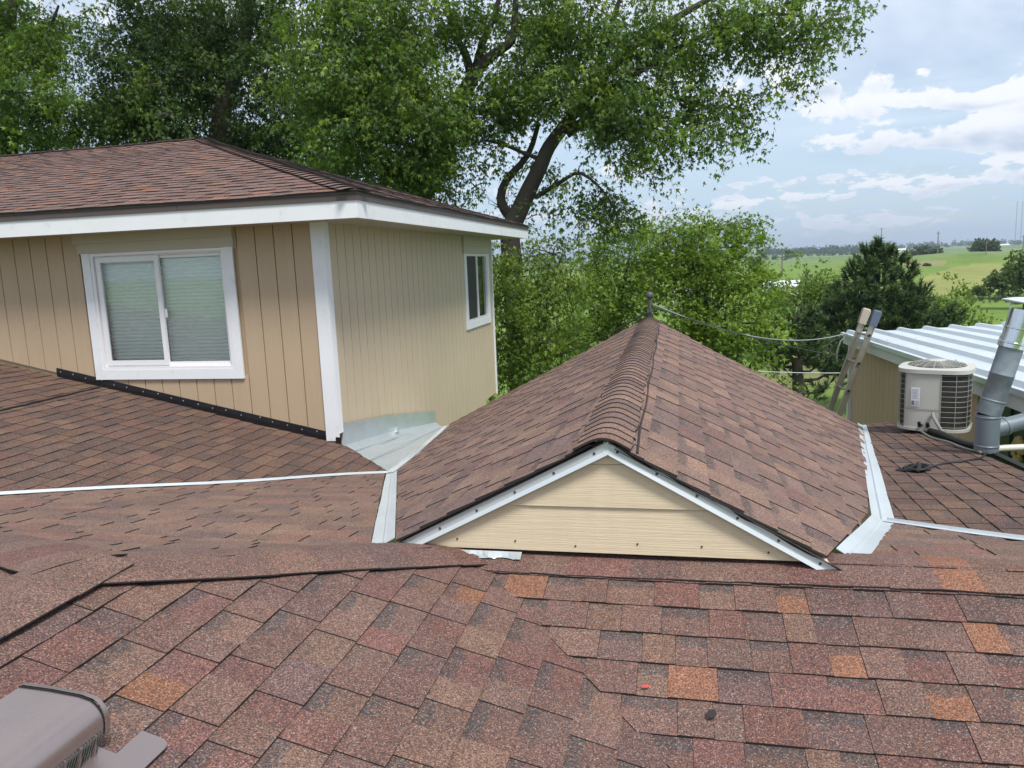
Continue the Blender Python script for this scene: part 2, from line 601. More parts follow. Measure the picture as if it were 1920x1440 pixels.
class Roof:
    """collects shingle tabs; the ones that show largest become objects of their own"""
    def __init__(self, parent, cap=300):
        self.p, self.tabs, self.cap = parent, [], cap

    def facet(self, pl, poly, u=(0, 1), anchor=None, E=0.143, pal=PAL_NEAR, w=(0.10, 0.24), band=0.75, thick=1.0, deck=True, lines=None):
        a, b, c = pl
        W = Vector((-b, -c, 1)).normalized()
        U = Vector((u[0], u[1], b*u[0]+c*u[1])).normalized()
        V = W.cross(U)
        if V.z < 0:
            U = -U; V = W.cross(U)
        if anchor is None:
            anchor = poly[0]
        O = Vector((anchor[0], anchor[1], pz(pl, *anchor)))
        P3 = [Vector((e, n, pz(pl, e, n))) for e, n in poly]
        uv = [((p-O).dot(U), (p-O).dot(V)) for p in P3]
        if area(uv) < 0:
            uv = uv[::-1]
        v0, v1 = min(q[1] for q in uv), max(q[1] for q in uv)
        u0, u1 = min(q[0] for q in uv), max(q[0] for q in uv)

        def pos(x, y, h):
            p = O+U*x+V*y
            return p+W*(h+wob(p.x, p.y))
        if deck:
            d = MB()
            d.add([O+U*x+V*y-W*0.016 for x, y in uv], [tuple(range(len(uv)))])
            d.build('underlayment', M['felt'], self.p)
        i0, i1 = math.floor(v0/E), math.ceil(v1/E)
        for i in range(i0, i1):
            va = i*E+random.uniform(-0.0015, 0.0015)
            vb = (i+1)*E+0.022
            x = u0-random.uniform(0, w[1])
            tooth = random.random() < 0.5
            while x < u1:
                ww = random.uniform(*w)
                rect = [(x+0.0006, va), (x+ww-0.0006, va), (x+ww-0.0006, vb), (x+0.0006, vb)]
                poly_ = clip(rect, uv)
                if len(poly_) >= 3 and abs(area(poly_)) > 0.0006:
                    hl = 0.0088*thick+random.uniform(-0.0006, 0.0012)
                    tk = 0.0044*thick if tooth else 0.0
                    if tooth:
                        poly_ = [(q[0], min(q[1], (i+1)*E+0.004)) for q in poly_]
                    col = pick(pal)
                    al = 0.0 if tooth else (1.0 if random.random() < band else 0.3)
                    mb = MB()
                    tv = [(q[1]-va)/E for q in poly_]
                    tp = [pos(q[0], q[1], tk+max(hl*(1-(q[1]-va)/E), 0.0003-0.0015*(q[1]-va > E))) for q in poly_]
                    bt = [pos(q[0], q[1], -0.004) for q in poly_]
                    n = len(poly_)
                    mb.add(tp+bt, [tuple(range(n))]+[(k, n+k, n+(k+1) % n, (k+1) % n) for k in range(n)], [0]+[1]*n,
                           [(col[0], col[1], col[2], al)]*(2*n), tv+tv)
                    self.tabs.append((self.size(tp), mb))
                x += ww
                tooth = not tooth

    @staticmethod
    def size(pts):
        q = [proj(p) for p in pts]
        if min(k[2] for k in q) < 0.2:
            return 0
        q = [(min(max(k[0], -100), 2020), min(max(k[1], -100), 1540)) for k in q]
        return abs(area(q))

    def finish(self, name='shingle'):
        self.tabs.sort(key=lambda t: -t[0])
        mats = [M['shingle'], M['asphalt']]
        for s, mb in self.tabs[:self.cap]:
            mb.build(name, mats, self.p, attrs=True)
        rest = MB()
        for s, mb in self.tabs[self.cap:]:
            rest.extend(mb)
        if rest.v:
            rest.build(name+'_field', mats, self.p, attrs=True, kind='stuff')


def ridge_caps(parent, P0, P1, dA, dB, hw, lens, pal, lift=(0.016, 0.010), rr=0.09, drop=0.0, name='ridge_shingle', wav=0.0, th=0.005):
    """bent cap shingles along P0->P1; dA,dB lateral unit directions lying in the two slopes"""
    P0, P1 = Vector(P0), Vector(P1)
    L = (P1-P0).length
    d = (P1-P0)/L
    s = 0.0
    up = Vector((0, 0, 1))
    dA, dB = Vector(dA).normalized(), Vector(dB).normalized()
    k = -(dA.z+dB.z)*0.5
    ts = [-1, -0.8, -0.6, -0.42, -0.26, -0.12, 0, 0.12, 0.26, 0.42, 0.6, 0.8, 1]
    while s < L-0.01:
        ln = random.uniform(*lens)
        s1 = min(s+ln, L)
        col = pick(pal)
        mb = MB()
        v = []
        ext = 0.03 if (s1 < L and lift[0]-lift[1] > 0.004) else 0.0
        for (q, lf) in ((s, lift[0]), (s1+ext, lift[1])):
            hwa = hw*(1+random.uniform(-wav, wav)); hwb = hw*(1+random.uniform(-wav, wav))
            for t in ts:
                dd, h = (dA, hwa) if t < 0 else (dB, hwb)
                tt = abs(t)*h
                dn = k*rr*0.5*(1-tt/rr)**2 if tt < rr else 0.0
                p = P0+d*q+dd*tt+up*(lf-dn+wob(*(P0+d*q).xy))
                v.append(p)
        n = len(ts)
        bot = [p-up*th for p in v]
        f = [(j, j+1, n+j+1, n+j) for j in range(n-1)]
        vn = v+bot
        m = 2*n
        side = [(j, m+j, m+j+1, j+1) for j in range(n-1)]+[(0, n, m+n, m), (n-1, m+n-1, m+2*n-1, 2*n-1)]+[(n+j, n+j+1, m+n+j+1, m+n+j) for j in range(n-1)]
        mb.add(vn, f+side, [0]*len(f)+[1]*len(side), [(col[0], col[1], col[2], 0.0)]*len(vn), [0.0]*len(vn))
        mb.build(name, [M['shingle'], M['asphalt']], parent, attrs=True, smooth=True)
        s = s1


def ribbon(parent, name, mat, A, B, dA, dB, wa, wb, lift=0.006, rib=0.012, seg=14, jag=0.0, side='ab'):
    """valley metal: strip along A->B with lateral dirs dA (left slope) and dB (right slope), centre rib"""
    A, B = Vector(A), Vector(B)
    up = Vector((0, 0, 1))
    dA, dB = Vector(dA).normalized(), Vector(dB).normalized()
    v = []; f = []
    offs = [-1, -0.25, -0.12, 0, 0.12, 0.25, 1]
    for i in range(seg+1):
        t = i/seg
        c = A+(B-A)*t
        ja, jb = (jag if 'a' in side else 0), (jag if 'b' in side else 0)
        a_ = (wa[0]+(wa[1]-wa[0])*t)*(1+random.uniform(-ja, ja))
        b_ = (wb[0]+(wb[1]-wb[0])*t)*(1+random.uniform(-jb, jb))
        for o in offs:
            p = c+(dA*a_*-o if o < 0 else dB*b_*o)+up*(lift+(rib if o == 0 else 0.0)+wob(c.x, c.y))
            v.append(p)
    n = len(offs)
    for i in range(seg):
        for j in range(n-1):
            f.append((i*n+j, i*n+j+1, (i+1)*n+j+1, (i+1)*n+j))
    mb = MB()
    mb.add(v, f)
    k = len(v)
    mb.add([p-up*0.003 for p in v], [tuple(reversed(q)) for q in f])
    rim = list(range(0, n))+[i*n+n-1 for i in range(1, seg+1)]+[seg*n+j for j in range(n-2, -1, -1)]+[i*n for i in range(seg-1, 0, -1)]
    for a_, b_ in zip(rim, rim[1:]+rim[:1]):
        mb.f.append((a_, k+a_, k+b_, b_)); mb.mi.append(0)
    return mb.build(name, mat, parent)


def lat(pl, ridge, toward):
    """unit vector in plane pl, horizontal-perpendicular to ridge, pointing to side 'toward' (e,n)"""
    a, b, c = pl
    h = Vector((ridge[1], -ridge[0], 0)).normalized()
    if h.x*toward[0]+h.y*toward[1] < 0:
        h = -h
    return Vector((h.x, h.y, b*h.x+c*h.y)).normalized()

# ================================================================== ROOFS
PL_L = (-1.468, -0.2985, 0.0)
PL_R = (-2.015, 0.0, 0.27)
NA, ZA = 3.02, -1.20                       # near ridge
PL_KP = (ZA+0.2985*NA, 0.0, -0.2985)
PL_K = (ZA+0.195*NA, 0.0, -0.195)
VX = (PL_L[0]-ZA)/0.2985                   # where ridge dies into left slope
JE, JN = VX-1.0, NA-1.0
JZ = ZA+0.2985
PL_LL = (JZ+0.15*-JE, 0.15, 0.0)
PL_S = (-2.458, -0.22, 0.0)
PL_GL = plane3((-.30, 3, -.69), (-.36, 9.2, -.68), (-2.868, 9.2, -1.99))
PL_GR = plane3((-.30, 3, -.69), (-.36, 9.2, -.68), (1.97, 9.2, -1.983))


def isect_e(p, q, n):
    return ((q[0]-p[0])+(q[2]-p[2])*n)/(p[1]-q[1])


def isect3(p, q, r):
    m = np.array([[p[1], p[2], -1], [q[1], q[2], -1], [r[1], r[2], -1]])
    return tuple(np.linalg.solve(m, -np.array([p[0], q[0], r[0]])))


TP = isect3(PL_S, PL_K, PL_GL)
WK = hit(1706, 984, PL_K)
XK = hit(1920, 1014, PL_K)
FP = hit(1616, 798, PL_GR)
PL_T = plane3(WK, XK, FP)
WP = isect3(PL_T, PL_K, PL_GR)


def P3(pl, e, n, h=0.0):
    return Vector((e, n, pz(pl, e, n)+h))


# ---- near roof (stands under the photographer)
near = thing('shingled_roof', 'nearest reddish brown shingle roof slopes meeting in a woven valley in the foreground', 'roof', (0.3, 1.6, -1.9))
rf = Roof(near)


def valley_n(e):
    return (PL_L[0]-PL_R[0]+PL_L[1]*e)/PL_R[2]


cR = math.sqrt(1+0.27**2)
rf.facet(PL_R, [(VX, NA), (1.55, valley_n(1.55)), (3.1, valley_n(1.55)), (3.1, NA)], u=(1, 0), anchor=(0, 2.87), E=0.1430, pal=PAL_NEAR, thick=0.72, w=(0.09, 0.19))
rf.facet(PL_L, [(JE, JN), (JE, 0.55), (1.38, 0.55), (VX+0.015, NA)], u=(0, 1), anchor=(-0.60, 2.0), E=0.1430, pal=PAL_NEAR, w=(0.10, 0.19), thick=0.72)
rf.finish()
# caps
ridge_caps(near, (VX-0.02, NA, ZA), (3.1, NA, ZA), lat(PL_R, (1, 0), (0, -1)), lat(PL_K, (1, 0), (0, 1)), 0.155, (0.13, 0.26), PAL_NEAR,
           lift=(0.017, 0.0168), rr=0.12, wav=0.035, name='ridge_shingle')
ridge_caps(near, (JE, JN, JZ), (VX+0.06, NA+0.06, ZA-0.02), lat(PL_L, (1, 1), (1, -1)), lat(PL_KP, (1, 1), (-1, 1)), 0.165, (0.14, 0.25), PAL_NEAR,
           lift=(0.024, 0.0238), rr=0.13, wav=0.03, name='hip_shingle')
ridge_caps(near, (JE, 0.5, JZ), (JE, JN+0.06, JZ), lat(PL_LL, (0, 1), (-1, 0)), lat(PL_L, (0, 1), (1, 0)), 0.15, (0.15, 0.26), PAL_NEAR,
           lift=(0.03, 0.0298), rr=0.12, wav=0.03, name='ridge_shingle')
hipd = Vector((-1.99, 1.0, 0))
ridge_caps(near, (JE, JN, JZ), (JE-1.9, JN+0.955, JZ-0.285), lat(PL_LL, (-1.99, 1.0), (-1, -1)), lat(PL_KP, (-1.99, 1.0), (1, 1)), 0.15, (0.2, 0.3), PAL_NEAR,
           lift=(0.028, 0.0278), rr=0.12, wav=0.03, name='hip_shingle')

M['red'] = plain('red_chalk', (0.55, 0.06, 0.06), 0.8)
M['scuff'] = plain('pale_scuff', (0.36, 0.31, 0.28), 0.9)


def decal(name, mat, pl, cx, cy, rx, ry, n_=14, rag=0.2):
    bb_ = MB()
    pts_ = []
    for k in range(n_):
        a = 2*math.pi*k/n_
        r_ = 1+random.uniform(-rag, rag)
        pts_.append(hit(cx+rx*r_*math.cos(a), cy+ry*r_*math.sin(a), (pl[0]+0.0155, pl[1], pl[2])))
    bb_.prism(pts_, (0, 0, 0.001))
    bb_.build(name, mat, near)


decal('tar_spot', M['asphalt'], PL_R, 1334, 1339, 10, 8, rag=0.08)
decal('chalk_mark', M['red'], PL_R, 1212, 1287, 9, 2.2, rag=0.35)

# ---- back slopes behind the near ridge
back = thing('shingled_roof', 'low brown shingle slope falling away behind the near ridge, left of the gable', 'roof', (-2.6, 4.0, -1.7))
rb = Roof(back)
e0 = isect_e(PL_K, PL_GL, NA)
nS = lambda e: (PL_K[0]-PL_S[0]-PL_S[1]*e)/(-PL_K[2])
rb.facet(PL_K, [(-5.72, NA), (e0-0.062, NA), (TP[0]-0.058, TP[1]-0.03)], u=(1, 0), anchor=(-2, 3.3), pal=PAL_BACK, w=(0.14, 0.3))
rb.facet(PL_KP, [(VX, NA), (JE, JN), (-3.888, NA)], u=(1, 0), anchor=(-2, 2.9), pal=PAL_BACK, w=(0.14, 0.3))
rb.facet(PL_LL, [(JE, JN), (-3.888, NA), (-4.4, 0.55), (JE, 0.55)], u=(0, 1), anchor=(-2.4, 2), pal=PAL_NEAR)
rb.finish()
dS = (TP[0]+5.72, TP[1]-NA)
ribbon(back, 'valley_flashing', M['wmetal'], P3(PL_K, -5.6, nS(-5.6)), Vector(TP)+Vector((-0.03, -0.03, 0.004)), lat(PL_S, dS, (-1, 1)), lat(PL_K, dS, (1, -1)), (0.05, 0.03), (0.055, 0.03), lift=0.018, rib=0.016, jag=0.03)

backr = thing('shingled_roof', 'small shingle slope behind the near ridge, right of the gable', 'roof', (1.4, 3.5, -1.6))
rbr = Roof(backr)
eg0 = isect_e(PL_K, PL_GR, NA)
eTK = lambda e: (PL_T[0]-PL_K[0]+PL_T[1]*e)/(PL_K[2]-PL_T[2])
rbr.facet(PL_K, [(eg0+0.078, NA), (2.05, NA), (2.05, eTK(2.05)-0.03), (WP[0]+0.04, WP[1]-0.07)], u=(1, 0), anchor=(1, 3.3), pal=PAL_BACK, w=(0.13, 0.26))
rbr.finish()
dT = (2.05-WP[0], eTK(2.05)-WP[1])
ribbon(backr, 'valley_flashing', M['wmetal'], Vector(WP)+Vector((0.02, -0.02, 0)), P3(PL_K, 2.05, eTK(2.05)), lat(PL_K, dT, (-1, -1)), lat(PL_T, dT, (1, 1)), (0.05, 0.06), (0.03, 0.035), lift=0.018, rib=0.014, jag=0.03)

# ---- cross gable
gab = thing('gable_roof', 'gable roof with tan triangular lap sided end facing the foreground', 'roof', (-0.3, 6.0, -2.0))
rg = Roof(gab)
NF, NB = 2.952, 9.22
egl = isect_e(PL_K, PL_GL, NF)+0.075
egr = isect_e(PL_K, PL_GR, NF)-0.0
RE = lambda n: -.30+(n-3)*(-.06/6.2)
RZ = lambda n: -.69+(n-3)*(.01/6.2)
def off(p, d, k):
    L_ = math.hypot(*d)
    return (p[0]-d[1]/L_*k, p[1]+d[0]/L_*k)       # k>0: to the left of direction d


dgl_ = (TP[0]-isect_e(PL_K, PL_GL, NF), TP[1]-NF)
dgr_ = (WP[0]-isect_e(PL_K, PL_GR, NF), WP[1]-NF)
gl_a, gl_b = off((isect_e(PL_K, PL_GL, NF), NF), dgl_, -0.06), off(TP, dgl_, -0.06)
gr_a, gr_b = off((isect_e(PL_K, PL_GR, NF), NF), dgr_, 0.06), (WP[0]-0.066, WP[1]+0.02)
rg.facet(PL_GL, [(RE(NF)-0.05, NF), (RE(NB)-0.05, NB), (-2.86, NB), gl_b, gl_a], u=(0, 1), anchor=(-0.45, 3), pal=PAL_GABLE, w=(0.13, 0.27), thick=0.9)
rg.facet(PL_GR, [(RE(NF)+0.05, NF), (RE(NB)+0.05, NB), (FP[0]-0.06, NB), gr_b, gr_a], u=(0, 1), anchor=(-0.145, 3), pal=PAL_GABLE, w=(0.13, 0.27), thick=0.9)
rg.finish()
ridge_caps(gab, (RE(NF-0.01), NF-0.01, RZ(NF)), (RE(NB), NB, RZ(NB)), lat(PL_GL, (0, 1), (-1, 0)), lat(PL_GR, (0, 1), (1, 0)), 0.128, (0.095, 0.135), PAL_GABLE,
           lift=(0.0225, 0.0155), rr=0.07, name='ridge_shingle', th=0.010, wav=0.06)
# sealed seam line of the cap on the right side
mb = MB()
mb.tube([P3(PL_GR, RE(n)+0.128+0.004*math.sin(n*5), n, 0.012) for n in np.linspace(NF+0.02, NB-0.02, 40)], 0.005, 6)
mb.build('seam_sealant', M['asphalt'], gab)
# gable face
NG = 3.0
ez = lambda pl, e: pz(pl, e, NG)
apex = Vector((RE(NG), NG, RZ(NG)-0.012))
sl = lambda z: ((z+0.010-PL_GL[0]-PL_GL[2]*NG)/PL_GL[1], (z+0.010-PL_GR[0]-PL_GR[2]*NG)/PL_GR[1])
zb = ZA+0.026
zj = [zb, at_n(1165, 950, NG).z, at_n(1130, 868, NG).z, apex.z-0.002]
for i in range(3):
    za_, zt_ = zj[i], zj[i+1]-(0.0 if i == 2 else 0.004)
    l0, r0 = sl(za_); l1, r1 = sl(zt_)
    b = MB()
    # lower edge stands proud like lapped boards
    b.hexa([(l0, NG-0.017, za_), (r0, NG-0.017, za_), (r0, NG+0.02, za_), (l0, NG+0.02, za_),
            (l1, NG-0.008, zt_), (r1, NG-0.008, zt_), (r1, NG+0.02, zt_), (l1, NG+0.02, zt_)])
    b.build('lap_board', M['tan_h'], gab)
b = MB()
lw, rw = sl(zb)
b.add([(lw, NG+0.03, zb-0.1), (rw, NG+0.03, zb-0.1), (rw, NG+0.03, zb), (RE(NG), NG+0.03, apex.z), (lw, NG+0.03, zb)], [(0, 1, 2, 3, 4)])
b.build('gable_sheathing', M['felt'], gab)


def rake(pl, eEnd, side, lap):
    """white metal rake trim along the front edge of the gable"""
    b = MB()
    w_ = 0.052
    a0 = Vector((RE(NG), NG, 0)); 
    pts = []
    for e in (RE(NG)-side*lap, eEnd):
        z = pz(pl, e, NG) if (e-RE(NG))*side >= 0 else pz(pl, RE(NG), NG)-abs(e-RE(NG))*0.3
        pts.append((e, z))
    (e0_, z0_), (e1_, z1_) = pts
    y0 = NG-0.034-(0.004 if lap else 0)
    v = []
    for e, z in pts:
        v += [(e, y0-0.012, z-0.004), (e, y0, z-0.010), (e, y0, z-w_*0.75), (e, y0-0.007, z-w_*1.12), (e, y0+0.012, z-w_*1.18)]
    f = [(i, i+5, i+6, i+1) if side > 0 else (i, i+1, i+6, i+5) for i in range(4)]
    b.add(v, f)
    b.add([(p[0], p[1]+0.003, p[2]) for p in v], [tuple(reversed(q)) for q in f])
    b.build('rake_trim', M['wmetal'], gab)
    s = MB()
    n_ = 6
    for i in range(n_):
        t = (i+0.35)/n_
        e = e0_+(e1_-e0_)*t; z = z0_+(z1_-z0_)*t
        s.lathe((e, y0+0.002, z-0.028), [(0.0002, -0.006), (0.0045, -0.005), (0.0065, -0.001), (0.0065, 0.002)], 8, axis=(0, 1, 0))
        s.build('screw', M['nail'], gab)
        s = MB()


rake(PL_GL, sl(zb-0.02)[0]-0.02, -1, 0.02)
rake(PL_GR, sl(zb-0.02)[1]+0.03, 1, 0.0)
for (pl, side, ee) in ((PL_GL, -1, egl), (PL_GR, 1, egr)):
    b = MB()
    pr = [P3(pl, RE(NF)+(ee-RE(NF))*t, NF+0.006+random.uniform(-.004, .004), -0.004) for t in np.linspace(0, 1, 16)]
    pr2 = [p+Vector((0, 0.012, -0.015+0.003*math.sin(i*1.9))) for i, p in enumerate(pr)]
    b.add(pr+pr2, [(i, i+1, 16+i+1, 16+i) for i in range(15)])
    b.build('underlayment_edge', M['felt'], gab)
# crumpled base flashing under the gable boards
b = MB()
xs = np.linspace(lw+0.20, lw+0.56, 14)
v = []
for i, x in enumerate(xs):
    v += [(x, NG-0.030, zb-0.004), (x, NG-0.055-0.012*math.sin(i*1.7), zb-0.020-0.006*math.sin(i*2.3)), (x, NG-0.060-0.008*math.sin(i*1.1), zb-0.022)]
b.add(v, [f for i in range(13) for f in ((i*3, i*3+1, i*3+4, i*3+3), (i*3+1, i*3+2, i*3+5, i*3+4))])
b.build('base_flashing', M['galv'], gab)
s = MB()
for i in range(6):
    x = lw+0.28+i*(rw-lw-0.5)/5
    s.lathe((x, NG-0.017, zb+0.035+random.uniform(-.01, .01)), [(0.0002, -0.003), (0.004, -0.002), (0.004, 0.004)], 8, axis=(0, 1, 0))
    s.build('screw', M['nail'], gab)
    s = MB()
# valley metals along the gable
dGL = (TP[0]-e0, TP[1]-NA)
vA = Vector((isect_e(PL_K, PL_GL, NA+0.02), NA+0.02, 0)); vA.z = pz(PL_K, vA.x, vA.y)
ribbon(gab, 'valley_flashing', M['wmetal'], vA, Vector(TP), lat(PL_K, dGL, (-1, -1)), lat(PL_GL, dGL, (1, 1)), (0.056, 0.050), (0.056, 0.056), lift=0.007, rib=0.008, jag=0.04, side='a')
far_l = Vector((-2.90, NB-0.1, pz(PL_GL, -2.90, NB-0.1)))
ribbon(gab, 'valley_flashing', M['wmetal'], Vector(TP), far_l, (-1, 0, 0.05), (1, 0, .5), (0.05, 0.03), (0.06, 0.05), lift=0.016, rib=0.010, jag=0.10)
dGR = (WP[0]-eg0, WP[1]-NA)
vB = Vector((isect_e(PL_K, PL_GR, NA+0.12), NA+0.12, 0)); vB.z = pz(PL_K, vB.x, vB.y)
ribbon(gab, 'valley_flashing', M['wmetal'], vB, Vector(WP), lat(PL_GR, dGR, (-1, 1)), lat(PL_K, dGR, (1, -1)), (0.056, 0.056), (0.068, 0.066), lift=0.008, rib=0.012, jag=0.04, side='b')
dTR = (FP[0]-WP[0], FP[1]-WP[1])
ribbon(gab, 'valley_flashing', M['wmetal'], Vector(WP), Vector(FP), lat(PL_GR, dTR, (-1, 0)), lat(PL_T, dTR, (1, 0)), (0.060, 0.054), (0.064, 0.046), lift=0.008, rib=0.016, jag=0.02, side='b')

# ---- left slope against the house wall
WN, WE = 7.02, -3.38                       # front wall plane, side wall plane
left = thing('shingled_roof', 'dark brown shingle slope running up to the black flashing below the large window', 'roof', (-4.6, 6.0, -2.0))
rl = Roof(left)
s1 = hit(0, 772, PL_S)
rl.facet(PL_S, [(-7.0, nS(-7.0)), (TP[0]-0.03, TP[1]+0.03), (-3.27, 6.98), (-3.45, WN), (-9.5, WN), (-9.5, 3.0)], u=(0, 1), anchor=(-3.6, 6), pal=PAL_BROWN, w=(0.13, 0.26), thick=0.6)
PL_S2 = PL_S
rl.finish()
mb = MB()
mb.tube([P3(PL_S, -6.05+(s1.x+6.05)*t, WN-0.02+(s1.y-WN)*t, 0.012+0.004*math.sin(t*30)) for t in np.linspace(0, 1, 14)], 0.009, 6)
mb.build('seam_sealant', M['asphalt'], left)

# ---- right slope
rgt = thing('shingled_roof', 'brown shingle slope between the right valley metal and the metal shed', 'roof', (1.9, 6.0, -2.2))
rr_ = Roof(rgt)
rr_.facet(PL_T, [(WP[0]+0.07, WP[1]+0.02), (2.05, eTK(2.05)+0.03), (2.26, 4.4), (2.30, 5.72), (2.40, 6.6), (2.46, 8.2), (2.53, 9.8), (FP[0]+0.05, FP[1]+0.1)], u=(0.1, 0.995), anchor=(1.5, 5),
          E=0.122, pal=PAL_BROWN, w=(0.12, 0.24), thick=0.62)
rr_.finish()
b = MB()
edge = [P3(PL_T, e, n, 0.012) for e, n in ((2.28, 4.6), (2.31, 5.72), (2.41, 6.6), (2.47, 8.2), (2.53, 9.8))]
edge2 = [p+Vector((0.05, 0, 0.004)) for p in edge]; edge3 = [p+Vector((0.06, 0, -0.25)) for p in edge]
nE = len(edge)
b.add(edge+edge2+edge3, [(i, nE+i, nE+i+1, i+1) for i in range(nE-1)]+[(nE+i, 2*nE+i, 2*nE+i+1, nE+i+1) for i in range(nE-1)])
b.build('edge_flashing', M['felt'], rgt)

# ---- metal pan between the house, the slopes and the gable
pan = thing('metal_pan', 'galvanised sheet pan soldered into the corner between house wall and gable roof', 'flashing', (-3.0, 8.0, -2.2))
b = MB()
q0 = Vector((-3.30, 6.95, pz(PL_S, -3.30, 6.95)-0.012)); q1 = Vector((TP[0]-0.02, TP[1], TP[2]+0.002))
q2 = Vector((-2.66, 7.6, pz(PL_GL, -2.66, 7.6)-0.01)); q3 = far_l+Vector((0.02, 0, -0.01))
q4 = Vector((WE, 10.1, -2.2)); q5 = Vector((WE, 7.05, -1.80)); q6 = Vector((WE+0.3, 8.2, -1.98))
b.add([q0, q1, q2, q3, q4, q5, q6], [(0, 1, 6), (1, 2, 6), (2, 3, 6), (3, 4, 6), (4, 5, 6), (5, 0, 6)])
b.build('pan_sheet', M['galv'], pan)
b = MB()
for (p, q) in ((q0*0.45+q1*0.55, q3*0.6+q4*0.4), (q0*0.8+q1*0.2, q4)):
    d = (q-p).normalized(); sd_ = d.cross(Vector((0, 0, 1)))
    pts = [p, p+(q-p)*0.35, p+(q-p)*0.7, q]
    b.tube([x+Vector((0, 0, 0.012)) for x in pts], 0.006, 6)
b.build('seam', M['galv'], pan)
# apron flashing on the side wall
b = MB()
zt = [(-1.535, 7.14), (-1.70, 8.4), (-1.99, 10.12)]
zl = [(-1.80, 7.06), (-1.965, 8.5), (-2.20, 10.12)]
v = [(WE+0.016, n, z) for z, n in zt]+[(WE+0.016, n, z+0.05) for z, n in zl]+[(WE+0.05, n, z+0.012) for z, n in zl]+[(WE+0.17, n, z-0.04) for z, n in zl]
b.add(v, [(k*3+i, k*3+i+1, k*3+i+4, k*3+i+3) for k in range(3) for i in range(2)])
b.build('wall_apron', M['galv'], pan, smooth=True)
b = MB()
b.box((WE+0.018, 8.5, -1.93), (WE+0.06, 8.56, -1.88))
b.build('crimped_tab', M['galv'], pan)

# ================================================================== UPPER HOUSE
house = thing('house', 'tan two storey house with vertical siding, white trim and brown hip roof', 'house', (-6.0, 10.5, -6.0))
ZE = 0.475                                  # soffit height
EAVE_N, EAVE_E = 6.60, -2.82
HB = 13.86                                  # back corner of side wall
W_E0, W_E1, W_Z0, W_Z1 = -6.10, -4.35, -1.04, 0.285       # front window incl. trim

b = MB()
b.box((-10.5, WN+0.02, -2.6), (W_E0+0.1, WN+0.16, ZE))
b.box((W_E1-0.1, WN+0.02, -2.6), (WE-0.02, WN+0.16, ZE))
b.box((W_E0+0.1, WN+0.02, -2.6), (W_E1-0.1, WN+0.16, W_Z0+0.1))
b.box((W_E0+0.1, WN+0.02, W_Z1), (W_E1-0.1, WN+0.16, ZE))
fw = b.build('front_wall', M['groove'], house)
x = WE-0.115
while x > -10.4:
    x0 = x-0.203
    pieces = []
    zlo0 = (pz(PL_S, x0, WN) if x0 > -6.2 else pz(PL_S2, x0, WN))+0.045
    zlo1 = (pz(PL_S, x, WN) if x > -6.2 else pz(PL_S2, x, WN))+0.045
    g_ = 0.005
    full = not (x > W_E0+0.05 and x0 < W_E1-0.05)
    for part in ('full',) if full else ('low', 'high'):
        a0, a1, top_ = zlo0, zlo1, ZE
        if part == 'low':
            top_ = W_Z0+0.02
            if max(a0, a1) > top_-0.02: continue
        if part == 'high':
            a0 = a1 = W_Z1-0.02
        bb = MB()
        bb.hexa([(x0+g_, WN, a0), (x-g_, WN, a1), (x-g_, WN+0.02, a1), (x0+g_, WN+0.02, a0), (x0+g_, WN, top_), (x-g_, WN, top_), (x-g_, WN+0.02, top_), (x0+g_, WN+0.02, top_)])
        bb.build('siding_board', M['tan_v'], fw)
    x = x0
# side wall
b = MB()
b.box((WE-0.14, WN+0.17, -3.4), (WE-0.02, 12.06, ZE))
b.box((WE-0.14, 12.06, -3.4), (WE-0.02, 13.1, -0.92))
b.box((WE-0.14, 13.1, -2.36), (WE-0.02, HB-0.02, -0.92))
b.box((WE-0.14, 13.5, -0.92), (WE-0.02, HB-0.02, ZE))
sw = b.build('side_wall', M['groove2'], house)
SW_N0, SW_N1, SW_Z0, SW_Z1 = 11.98, 13.58, -1.02, 0.46
zj0 = at_e(740, 553, WE).z
y = WN+0.10
while y < HB-0.08:
    y1 = min(y+0.203, HB-0.05)
    g_ = 0.006
    zb_ = -3.35 if y1 < 13.15 else -2.36
    segs = [(zb_, zj0-0.002), (zj0+0.002, ZE)]
    if y1 > SW_N0+0.03 and y < SW_N1-0.03:
        segs = [(zb_, SW_Z0+0.02)]
    for (z0_, z1_) in segs:
        bb = MB()
        bb.box((WE-0.02, y+g_, z0_), (WE, y1-g_, z1_))
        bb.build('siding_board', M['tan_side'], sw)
    y = y1
b = MB()
b.box((WE-0.004, WN+0.1, zj0-0.010), (WE+0.004, SW_N0, zj0+0.002))
b.build('joint_flashing', M['tan_trim'], sw)

# corner boards
b = MB(); b.box((WE-0.115, WN-0.022, pz(PL_S, WE, WN)+0.03), (WE+0.022, WN-0.001, ZE)); b.build('corner_board', M['white'], house)
b = MB(); b.box((WE+0.001, WN-0.0005, pz(PL_S, WE, WN)+0.10), (WE+0.024, WN+0.092, ZE)); b.build('corner_board', M['white'], house)
b = MB(); b.box((WE-0.06, HB-0.05, -2.38), (WE+0.02, HB, ZE)); b.build('corner_board', M['white'], house)

# black step flashing on the front wall
b = MB()
fe = np.linspace(-6.60, WE-0.118, 24)
v = []
for e in fe:
    z = pz(PL_S, e, WN) if e > -6.2 else max(pz(PL_S2, e, WN), pz(PL_S, e, WN)-0.01)
    v += [(e, WN-0.008, z-0.02), (e, WN-0.008-0.004*random.random(), z+0.05), (e, WN-0.006, z+0.098+random.uniform(-.003, .003)), (e, WN+0.001, z+0.099)]
b.add(v, [(i*4+k, i*4+4+k, i*4+5+k, i*4+1+k) for i in range(len(fe)-1) for k in range(3)])
